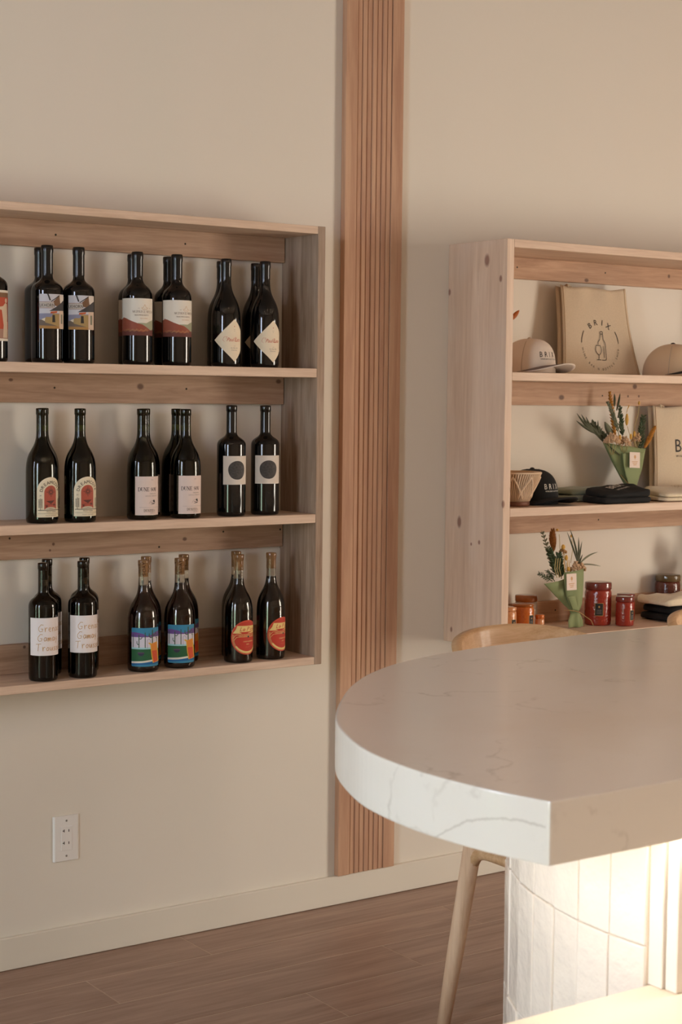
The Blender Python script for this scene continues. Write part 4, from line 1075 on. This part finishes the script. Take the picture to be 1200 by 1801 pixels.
# ------------------------------------------------------------------ woven candle holder
CORD = flat('cotton_cord', (222, 194, 164), .9, bump=.5, bscale=500)
t = thing('candle_holder', (3.386, -.197, y2), 'woven cord candle holder on a round wood base, middle tier by the shelf side', 'candle holder')
cx, cy = 3.386, -.197; rb, rt, hh = .045, .081, .088
MB().lathe([(.044, 0), (.047, .002), (.047, .014), (.045, .016)], 32, (cx, cy, y2)).build('wood_base', wood('walnut_base', (128, 82, 60), (92, 56, 40), 'X'), t)
zb_ = y2+.016
MB().lathe([(rb-.002, 0), (rt-.003, hh)], 40, (cx, cy, zb_), capt=False).build('liner', flat('liner_linen', (186, 152, 118), .9), t)
def cone(a, q, d=0): r = rb+(rt-rb)*q+d; return (cx+r*math.cos(a), cy+r*math.sin(a), zb_+hh*q)
s = MB(); nC = 64
for i in range(nC):
    a = 2*math.pi*i/nC
    s.tube([cone(a+.03*math.sin(q*1.6), q/5, .0006) for q in range(6)], .0021, 5)
s.build('cord_weave', CORD, t, kind='stuff')
for i in range(8):
    a0 = 2*math.pi*i/8
    for sg in (-1, 1):
        MB().tube([cone(a0+sg*.52*q/6, .86-.74*q/6, .003) for q in range(7)], .0032, 6).build('braid', CORD, t)
MB().tube([cone(2*math.pi*k_/40, 1.0, .0) for k_ in range(41)], .0032, 6).build('rim_cord', CORD, t)

# ------------------------------------------------------------------ candle jars
RED = mat_candle('red_embossed_glass', (150, 46, 32)); REDLID = mat_candle('dark_red_lid', (118, 48, 42), .2, .2)
AMBER = mat_candle('amber_embossed_glass', (196, 104, 38)); AMBERLID = mat_candle('amber_lid', (160, 92, 40), .15, .2)
DARKRED = mat_candle('dark_red_glass', (92, 40, 28)); BRONZE = mat_candle('bronze_lid', (96, 76, 48), .2, .3)
PINKG = mat_candle('pale_amber_glass', (214, 150, 104)); SILV = mat_candle('pearly_glass', (190, 170, 150), .15, .6)
BLKLAB = paper('black_label', (26, 23, 20)); GOLDL = paper('gold_line', (190, 146, 84))
def jar(x, y, z, r, h, glass, lidm, label, lab=0, lid_h=.17, labw=.028, labh=.042):
    t = thing('candle_jar', (x, y, z), label, 'candle jar', None, 0); t['_o'] = (0, 0, 0)
    lh = h*lid_h
    MB().lathe([(r*.9, 0), (r*.98, .002), (r, .006), (r, h-lh-.012), (r*.97, h-lh-.006), (r*.93, h-lh)], 36).build('glass', glass, t)
    MB().lathe([(r*.97, h-lh), (r*1.0, h-lh+.002), (r*1.0, h-.004), (r*.97, h-.001), (r*.6, h+.0005)], 36).build('lid', lidm, t)
    if lab is not None:
        P = Print(); zc = (h-lh)*.46; a, b = labw/2, labh/2
        P.rect(-a, zc-b, a, zc+b, GOLDL); P.rect(-a+.0012, zc-b+.0012, a-.0012, zc+b-.0012, BLKLAB)
        P.ell(0, zc+b*.42, a*.2, a*.25, GOLDL, 12)
        for q in (-.1, -.35, -.6): P.rect(-a*.6, zc+b*q-.0006, a*.6, zc+b*q+.0006, GREY)
        P.text('CANDLE', 0, zc+b*.68, .003, GOLDL, 'C') if 0 else None
        o = P.build('label', cyl(r), t); o.rotation_euler = (0, 0, R_(lab))
    return t
jar(3.803, -.141, y3, .0440, .141, RED, REDLID, 'large red embossed candle jar with black label beside the green bouquet', lab=-38)
jar(3.862, -.206, y3, .0305, .096, RED, REDLID, 'small red candle jar in front, right of the large red one', lab=8, labw=.02, labh=.034)
jar(3.921, -.150, y3, .0300, .096, RED, REDLID, 'small red candle jar tucked behind the front small one', lab=None)
jar(4.222, -.047, y3, .0440, .135, DARKRED, BRONZE, 'dark candle jar with bronze lid behind the folded cream cloth', lab=-12)
jar(3.372, -.187, y3, .0300, .090, PINKG, PINKG, 'pale amber candle jar half hidden by the shelf side, bottom tier', lab=8, labw=.02, labh=.034, lid_h=.12)
jar(3.474, -.146, y3, .0350, .090, AMBER, AMBERLID, 'amber candle jar in front with black label, bottom tier', lab=10, labw=.022, labh=.036, lid_h=.08)
jar(3.560, -.062, y3, .0365, .104, SILV, AMBERLID, 'amber lidded candle jar behind the amber one, pearly glass', lab=None, lid_h=.2)
jar(3.536, -.156, y3, .0150, .052, PINKG, AMBER, 'tiny amber lidded candle jar right of the amber jar', lab=None, lid_h=.25)

# ------------------------------------------------------------------ dried flower bouquets
KRAFT = flat('green_wrapping_paper', (134, 145, 100), .75, bump=.25, bscale=60)
TWINE = flat('jute_twine', (184, 150, 100), .9)
DKLEAF = flat('dark_dry_leaf', (74, 76, 52), .7); GRLEAF = flat('grey_green_leaf', (120, 122, 96), .7); FERN = flat('deep_green_fern', (62, 78, 48), .7)
OCHRE = flat('ochre_plume', (190, 128, 48), .9); RUSTP = flat('rust_plume', (150, 92, 34), .9); POD = flat('golden_pod', (216, 166, 70), .6); BEIGE = flat('beige_yarrow', (200, 166, 132), .9)
STEMM = flat('pale_stem', (190, 168, 112), .8)
def blade(s, pts, w_, m=0):
    """flat tapering leaf along pts"""
    pts = [Vector(p_) for p_ in pts]; n = len(pts); vs = []; fs = []
    for i, p_ in enumerate(pts):
        d = (pts[min(i+1, n-1)]-pts[max(i-1, 0)]).normalized(); sd = d.cross(Vector((.55, .8, .1))).normalized()
        q = i/(n-1); ww = w_*max(.06, math.sin(math.pi*(.12+.86*q))**.8)/2
        vs += [p_-sd*ww, p_+Vector((.3, .4, 0)).normalized()*-ww*.35, p_+sd*ww, p_+Vector((.3, .4, 0)).normalized()*ww*.25]
    for i in range(n-1):
        for k_ in range(4): a = i*4; fs.append((a+k_, a+(k_+1) % 4, a+4+(k_+1) % 4, a+4+k_))
    fs += [(3, 2, 1, 0), tuple(len(vs)-4+k_ for k_ in range(4))]
    s.add(vs, fs, m, True)
def curve3(a, b, bend, n=6):
    a, b = Vector(a), Vector(b); mid = (a+b)/2+Vector(bend)
    return [(a*(1-q)**2+mid*2*q*(1-q)+b*q*q) for q in [k_/n for k_ in range(n+1)]]
def leafm(name, a, b, w_, mat, t, bend=(0, 0, 0), parent_o=None):
    s = MB(); blade(s, curve3(a, b, bend, 7), w_); return s.build(name, mat, t)
def sprig(a, b, n, ln, w_, mat, t, name='leaf_sprig', spread=1.0, bend=(0, 0, 0), start=.2, curl=.5):
    s = MB(); C = curve3(a, b, bend, 12); s.tube(C, [.0014]*12+[.0006], 5)
    rng = random.Random(int(abs(a[0]*1e5)))
    ax = (C[-1]-C[0]).normalized(); sd = ax.cross(Vector((.5, .8, 0))).normalized(); dp = ax.cross(sd)
    for i in range(n):
        q = start+(1-start)*i/n; p_ = C[min(12, int(q*12))]; sg = 1 if i % 2 else -1
        L_ = ln*(1-.45*q)*rng.uniform(.8, 1.15); o = (sd*sg*spread+dp*rng.uniform(-.7, .7)+ax*rng.uniform(.7, 1.2)).normalized()
        blade(s, curve3(p_, p_+o*L_, ax*L_*curl*.3, 4), w_*rng.uniform(.8, 1.2))
    return s.build(name, mat, t, kind='stuff')
def plume(a, b, rad, mat, t, n=150, bend=(0, 0, 0)):
    s = MB(); C = curve3(a, b, bend, 14); s.tube(C, .001, 5)
    rng = random.Random(int(abs(a[0]*1e5)+abs(b[2]*1e5)))
    ax = (C[-1]-C[0]).normalized(); u_ = ax.cross(Vector((0, 1, 0))).normalized(); v_ = ax.cross(u_)
    for i in range(n):
        q = rng.random(); p_ = C[int(q*14)]; th = rng.uniform(0, 6.28); r_ = rad*(math.sin(math.pi*(.1+.85*q))**.6)
        o = (u_*math.cos(th)+v_*math.sin(th))*r_ + ax*rad*1.3
        blade(s, [p_, p_+o*.5, p_+o], rad*.35)
    return s.build('grass_plume', mat, t, kind='stuff')
def cluster(c, rx, ry, rz_, mat, t, n=45, r=.0035):
    s = MB(); rng = random.Random(int(abs(c[0]*1e5)+c[2]*1e4)); c = Vector(c)
    for i in range(n):
        th = rng.uniform(0, 6.28); q = rng.random()**.5
        s.ball((c.x+rx*q*math.cos(th), c.y+ry*q*math.sin(th), c.z+rz_*(1-q*q)*rng.uniform(.6, 1)+rng.uniform(-.002, .002)), r*rng.uniform(.7, 1.2), 6)
    o = s.build('flower_cluster', mat, t, kind='stuff')
    s = MB()
    for i in range(7):
        th = i*.9; s.tube([(c.x+rx*.7*math.cos(th), c.y+ry*.7*math.sin(th), c.z), (c.x+rx*.2*math.cos(th), c.y, c.z-rx*1.3)], .0008, 4)
    s.build('flower_stems', STEMM, t, kind='stuff'); return o
def bud(c, r, h, mat, t, stem=None, name='seed_pod'):
    s = MB(); s.lathe([(r*.25, -h*.5), (r*.8, -h*.3), (r, 0), (r*.75, h*.3), (r*.35, h*.5)], 10, tuple(c))
    o = s.build(name, mat, t)
    if stem: MB().tube(stem, .0010, 5).build('stem', STEMM, t)
    return o
def wrap(name, L_, Rr, Y0, Y1, bulge, t, nu=16, nv=14, th=.0012, mat=None, fold=0):
    """paper between two edge lines given bottom to top in photo pixels; stands between y = Y0 (bottom) and Y1 (top)"""
    def edge(pts, q):
        k_ = q*(len(pts)-1); i = min(len(pts)-2, int(k_)); f = k_-i
        return pts[i][0]+(pts[i+1][0]-pts[i][0])*f, pts[i][1]+(pts[i+1][1]-pts[i][1])*f
    def fn(a, b):
        lu, lv = edge(L_, b); ru, rv = edge(Rr, b); Y = Y0+(Y1-Y0)*b
        p_ = at(lu, lv, Y).lerp(at(ru, rv, Y), a)
        bl = bulge*math.sin(math.pi*a)*(.25+.75*b) + fold*math.sin(a*11+1)*(1-b)
        p_ = p_+Vector((-.2, -1, 0))*bl; p_.z = max(p_.z, t['_o'][2]+.0022+.002*(1-b)*abs(a-.5)); return p_
    MB().sheet(fn, nu, nv, th).build(name, mat or KRAFT, t); return fn
def sticker(fn, a0, a1, b0, b1, t):
    P = Print(); pk = paper('sticker', (232, 212, 200)); og = paper('sticker_print', (206, 160, 112))
    P.rect(0, 0, 1, 1, pk); P.ell(.52, .70, .10, .12, og, 14); P.stroke([(.52, .6), (.52, .48)], .03, og)
    for k_, (x, w_) in enumerate(((.22, .55), (.30, .40), (.36, .3))): P.stroke([(x, .38-.1*k_), (x+w_, .40-.1*k_)], .045, og)
    o = Vector(t['_o'])
    P.build('sticker', lambda u, v, d: fn(a0+(a1-a0)*u, b0+(b1-b0)*v)+Vector((-.45, -.85, .1)).normalized()*(.0012+d*2)-o, t, step=.2, lift=.0003)
# bouquet on the middle tier, leaning back on the wall behind the black shirt
t = thing('dried_bouquet', tuple(at(1113, 884, -.13)*1), 'green paper wrapped dried bouquet leaning on the wall, middle tier', 'bouquet')
t.location.z = y2; t['_o'] = tuple(t.location)
Yb, Yt = -.122, -.088
wrap('paper_wrap', [(1102, 884), (1100, 856), (1078, 815), (1061, 778)], [(1120, 884), (1119, 857), (1130, 825), (1136, 789)], Yb+.02, Yt+.02, -.01, t, fold=.004)
fw = wrap('paper_flap', [(1106, 882), (1101, 856), (1078, 812), (1064, 780)], [(1120, 882), (1120, 857), (1130, 825), (1135.5, 790)], Yb, Yt-.012, .026, t, fold=.006)
wrap('folded_edge', [(1109, 860), (1101, 836), (1097, 815), (1095, 797)], [(1118, 858), (1127, 832), (1131, 812), (1134, 795)], Yb-.016, Yt-.042, .004, t)
sticker(lambda a, b: at(1107.5+18*a+.3*b, 822.5-27.5*b+.8*a, -.1435+.004*b), 0, 1, 0, 1, t)
MB().tube([at(1092, 835, -.118), at(1102, 847, -.132), at(1112, 855, -.146), at(1119, 856, -.138)], .0012, 6).build('twine', TWINE, t)
MB().ball(tuple(at(1114, 855, -.146)), .006, 8, sc=(1.3, .8, .7)).build('knot', TWINE, t)
q = lambda u, v, Y=-.08: at(u, v, Y-.022)
for (u, v, b_) in ((1015, 727, .012), (1023, 729, .010), (1031, 733, .008), (1014, 740, .004)):
    leafm('leaf', q(1046, 762), q(u, v), .0085, DKLEAF, t, bend=(0, 0, b_*-.9))
for (u, v) in ((1052, 739), (1047, 750), (1060, 752)): leafm('leaf', q(1056, 770), q(u, v), .006, DKLEAF, t, bend=(-.006, 0, .004))
MB().tube([q(1090, 800, -.10), q(1062, 776), q(1046, 762), q(1036, 750)], [.002, .002, .0016, .0008], 5).build('stem', DKLEAF, t)
leafm('leaf', q(1063, 778), q(1034, 744), .012, DKLEAF, t, bend=(0, 0, .004))
leafm('leaf', q(1078, 770, -.07), q(1064, 742, -.06), .022, GRLEAF, t)
sprig(q(1072, 778, -.085), q(1041, 742, -.07), 26, .026, .007, DKLEAF, t, spread=.6)
sprig(q(1096, 775, -.085), q(1090, 712, -.06), 22, .024, .006, FERN, t, spread=.5)
plume(q(1082, 768, -.075), q(1073, 690, -.045), .0105, OCHRE, t, 420)
sprig(q(1090, 770, -.09), q(1068, 706, -.065), 40, .022, .006, GRLEAF, t, spread=.4, bend=(.012, 0, .004))
for a_, b_ in (((1085, 722), (1091, 692)), ((1081, 715), (1081, 692)), ((1087, 735), (1093, 715)), ((1097, 760), (1090, 722)), ((1096, 765), (1094, 735))): leafm('leaf', q(*a_, -.07), q(*b_, -.06), .008, DKLEAF, t, bend=(.003, 0, 0))
cluster(q(1077, 778, -.10),   .032, .02, .030, BEIGE, t, 170, .0042); cluster(q(1099, 783, -.10), .022, .016, .030, BEIGE, t, 90, .004); cluster(q(1120, 776, -.09), .018, .014, .030, BEIGE, t, 46, .0036)
bud(q(1103, 738, -.08), .0062, .040, POD, t, [q(1110, 785, -.09), q(1108, 765, -.085), q(1104, 750, -.08)])
MB().tube([q(1102.5, 726), q(1104, 720), q(1107, 713)], [.0008, .0009, .0022], 6).build('pod_tip', POD, t)
bud(q(1124.5, 709, -.07), .0038, .013, POD, t, [q(1112, 775, -.09), q(1117, 748, -.08), q(1123, 728, -.07), q(1124.5, 713, -.07)])
for (u, v) in ((1110, 768), (1116, 763), (1091, 770)): bud(q(u, v, -.105), .0046, .020, POD, t, [q(u+3, v+24, -.10), q(u, v+10, -.105)], 'flower_bud')
sprig(q(1125, 790, -.09), q(1132, 730, -.07), 110, .026, .0042, FERN, t, 'fern_sprig', spread=.75, start=.05)
plume(q(1134, 788, -.10), q(1152, 752, -.085), .0095, OCHRE, t, 320)
# bouquet standing on the bottom tier between the amber and the red jars
b0 = at(1013, 1103, -.172)
t = thing('dried_bouquet', (b0.x, b0.y, y3), 'green paper wrapped dried bouquet standing on the bottom tier beside the red jar', 'bouquet')
Y = -.172
wrap('paper_wrap', [(1004, 1100), (1003, 1074), (990, 1062), (957, 1027)], [(1016, 1100), (1012, 1076), (1006, 1055), (996, 1017)], Y+.012, Y+.006, .012, t)
wrap('paper_foot', [(1000, 1104), (999, 1092), (1003, 1080), (1007, 1075)], [(1027, 1103), (1026, 1090), (1022, 1082), (1019, 1076)], Y-.002, Y-.004, .014, t, fold=.004)
fw = wrap('paper_flap', [(1007, 1076), (1000, 1062), (996, 1048), (993, 1028), (992, 1007)], [(1019, 1076), (1024, 1064), (1026, 1045), (1027, 1020), (1027, 1000)], Y-.004, Y-.010, .012, t, fold=.003)
wrap('folded_edge', [(1008, 1072), (1003, 1060), (998, 1050)], [(1018, 1074), (1015, 1062), (1012, 1047)], Y-.0165, Y-.0225, .004, t, nu=8)
sticker(lambda a, b: at(997+17.5*a-.5*b, 1038.5-29*b-1.2*a, Y-.0225+.002*b), 0, 1, 0, 1, t)
MB().tube([at(993, 1073, Y-.016), at(1003, 1073.5, Y-.022), at(1014, 1075, Y-.024), at(1022, 1078, Y-.018), at(1031, 1085, Y-.02), at(1040, 1091, Y-.03), at(1044, 1100, Y-.05)], .0011, 6).build('twine', TWINE, t)
q = lambda u, v, Y=-.16: at(u, v, Y)
sprig(q(978, 1012), q(953, 933, -.13), 150, .019, .0042, GRLEAF, t, 'conifer_sprig', spread=.8, bend=(.004, 0, 0), start=.05)
sprig(q(985, 1015), q(966, 965), 90, .026, .007, FERN, t, 'leaf_sprig', spread=.8, start=.1)
sprig(q(988, 1018), q(983, 972), 80, .024, .007, FERN, t, 'leaf_sprig', spread=.8, start=.1)
sprig(q(972, 1022), q(947, 1008), 26, .018, .0024, FERN, t, 'fern_sprig', spread=.9); sprig(q(976, 1022), q(962, 1003), 26, .016, .0024, FERN, t, 'fern_sprig', spread=.9)
plume(q(974, 970, -.14), q(973, 935, -.12), .0125, RUSTP, t, 340, bend=(-.004, 0, 0))
bud(q(980.5, 932, -.13), .0052, .008, POD, t, [q(986, 990), q(985, 955, -.14), q(984, 940, -.13)])
bud(q(1005, 943, -.14), .0034, .010, POD, t, [q(1004, 990), q(1008, 965, -.15), q(1006, 948, -.14)])
bud(q(991, 962), .0068, .016, POD, t, [q(996, 1005), q(992, 972)], 'flower_bud'); bud(q(996.5, 981, -.172), .0058, .018, POD, t, [q(998, 1010), q(997, 990, -.172)], 'flower_bud'); bud(q(1000, 1001, -.176), .0058, .014, POD, t, None, 'flower_bud')
for u in (977, 981, 985): MB().tube([q(u+3, 1016, -.178), q(u-1, 1000, -.178), q(u+1, 982, -.176)], .0013, 5).build('stem', STEMM, t)
for u in (994, 1000, 1003): MB().tube([q(u, 1012, -.176), q(u-2, 985, -.174)], .0011, 5).build('stem', POD, t)
cluster(q(1013, 1003, -.172), .020, .014, .030, BEIGE, t, 80, .004); cluster(q(1024, 1002, -.166), .012, .010, .026, BEIGE, t, 40, .004); cluster(q(990, 972, -.15), .014, .01, .012, flat('tan_yarrow', (168, 128, 82), .9), t, 36)
for (u, v, bx, bz, w_) in ((998, 936, .006, -.004, .006), (1003, 931, .010, .004, .006), (1018, 945, .002, .003, .006), (1024, 952, -.002, .002, .005), (1052, 971, -.008, .014, .006), (1057, 996, -.006, .010, .005), (1012, 955, .003, .002, .005), (1025, 975, 0, 0, .005)):
    leafm('leaf', q(1018, 994, -.16), q(u, v, -.15), w_, GRLEAF if bz > .009 else DKLEAF, t, bend=(bx, 0, bz))
# small bouquet at the right edge of the bottom tier
t = thing('dried_bouquet', (4.335, -.10, y3), 'dark rust flowers in a cream paper cone at the right edge, bottom tier', 'bouquet')
CREAMP = flat('cream_paper', (226, 208, 172), .8)
MB().lathe([(.016, 0), (.018, .05), (.026, .10), (.046, .178), (.044, .178), (.015, .09)], 24, (4.335, -.10, y3), capt=False).build('paper_cone', CREAMP, t)
RUSTF = flat('rust_flower', (120, 62, 44), .9)
for i, (dx, dz) in enumerate(((-.042, .205), (-.052, .19), (-.03, .225), (0, .215), (.03, .2), (-.02, .195), (-.035, .24))):
    cluster((4.335+dx, -.10+.01*(i % 3-1), y3+dz), .018, .016, .018, RUSTF if i % 3 else flat('rose_brown_flower', (150, 84, 62), .9), t, 34, .0042)
# dried orange flower stem standing just behind the side of the shelf, top tier
t = thing('dried_flower', (3.505, -.022, y1), 'orange dried leaf peeping past the shelf side, top tier', 'dried flower')
MB().tube([(3.505, -.022, y1), (3.508, -.020, y1+.10), (3.512, -.018, y1+.17)], .0014, 6).build('stem', STEMM, t)
ORL = flat('orange_dry_leaf', (178, 96, 36), .7)
for a_, b_ in (((3.512, -.018, y1+.172), (3.547, -.018, y1+.205)), ((3.511, -.018, y1+.15), (3.478, -.02, y1+.19)), ((3.512, -.018, y1+.16), (3.503, -.02, y1+.21))): leafm('leaf', a_, b_, .015, ORL, t)
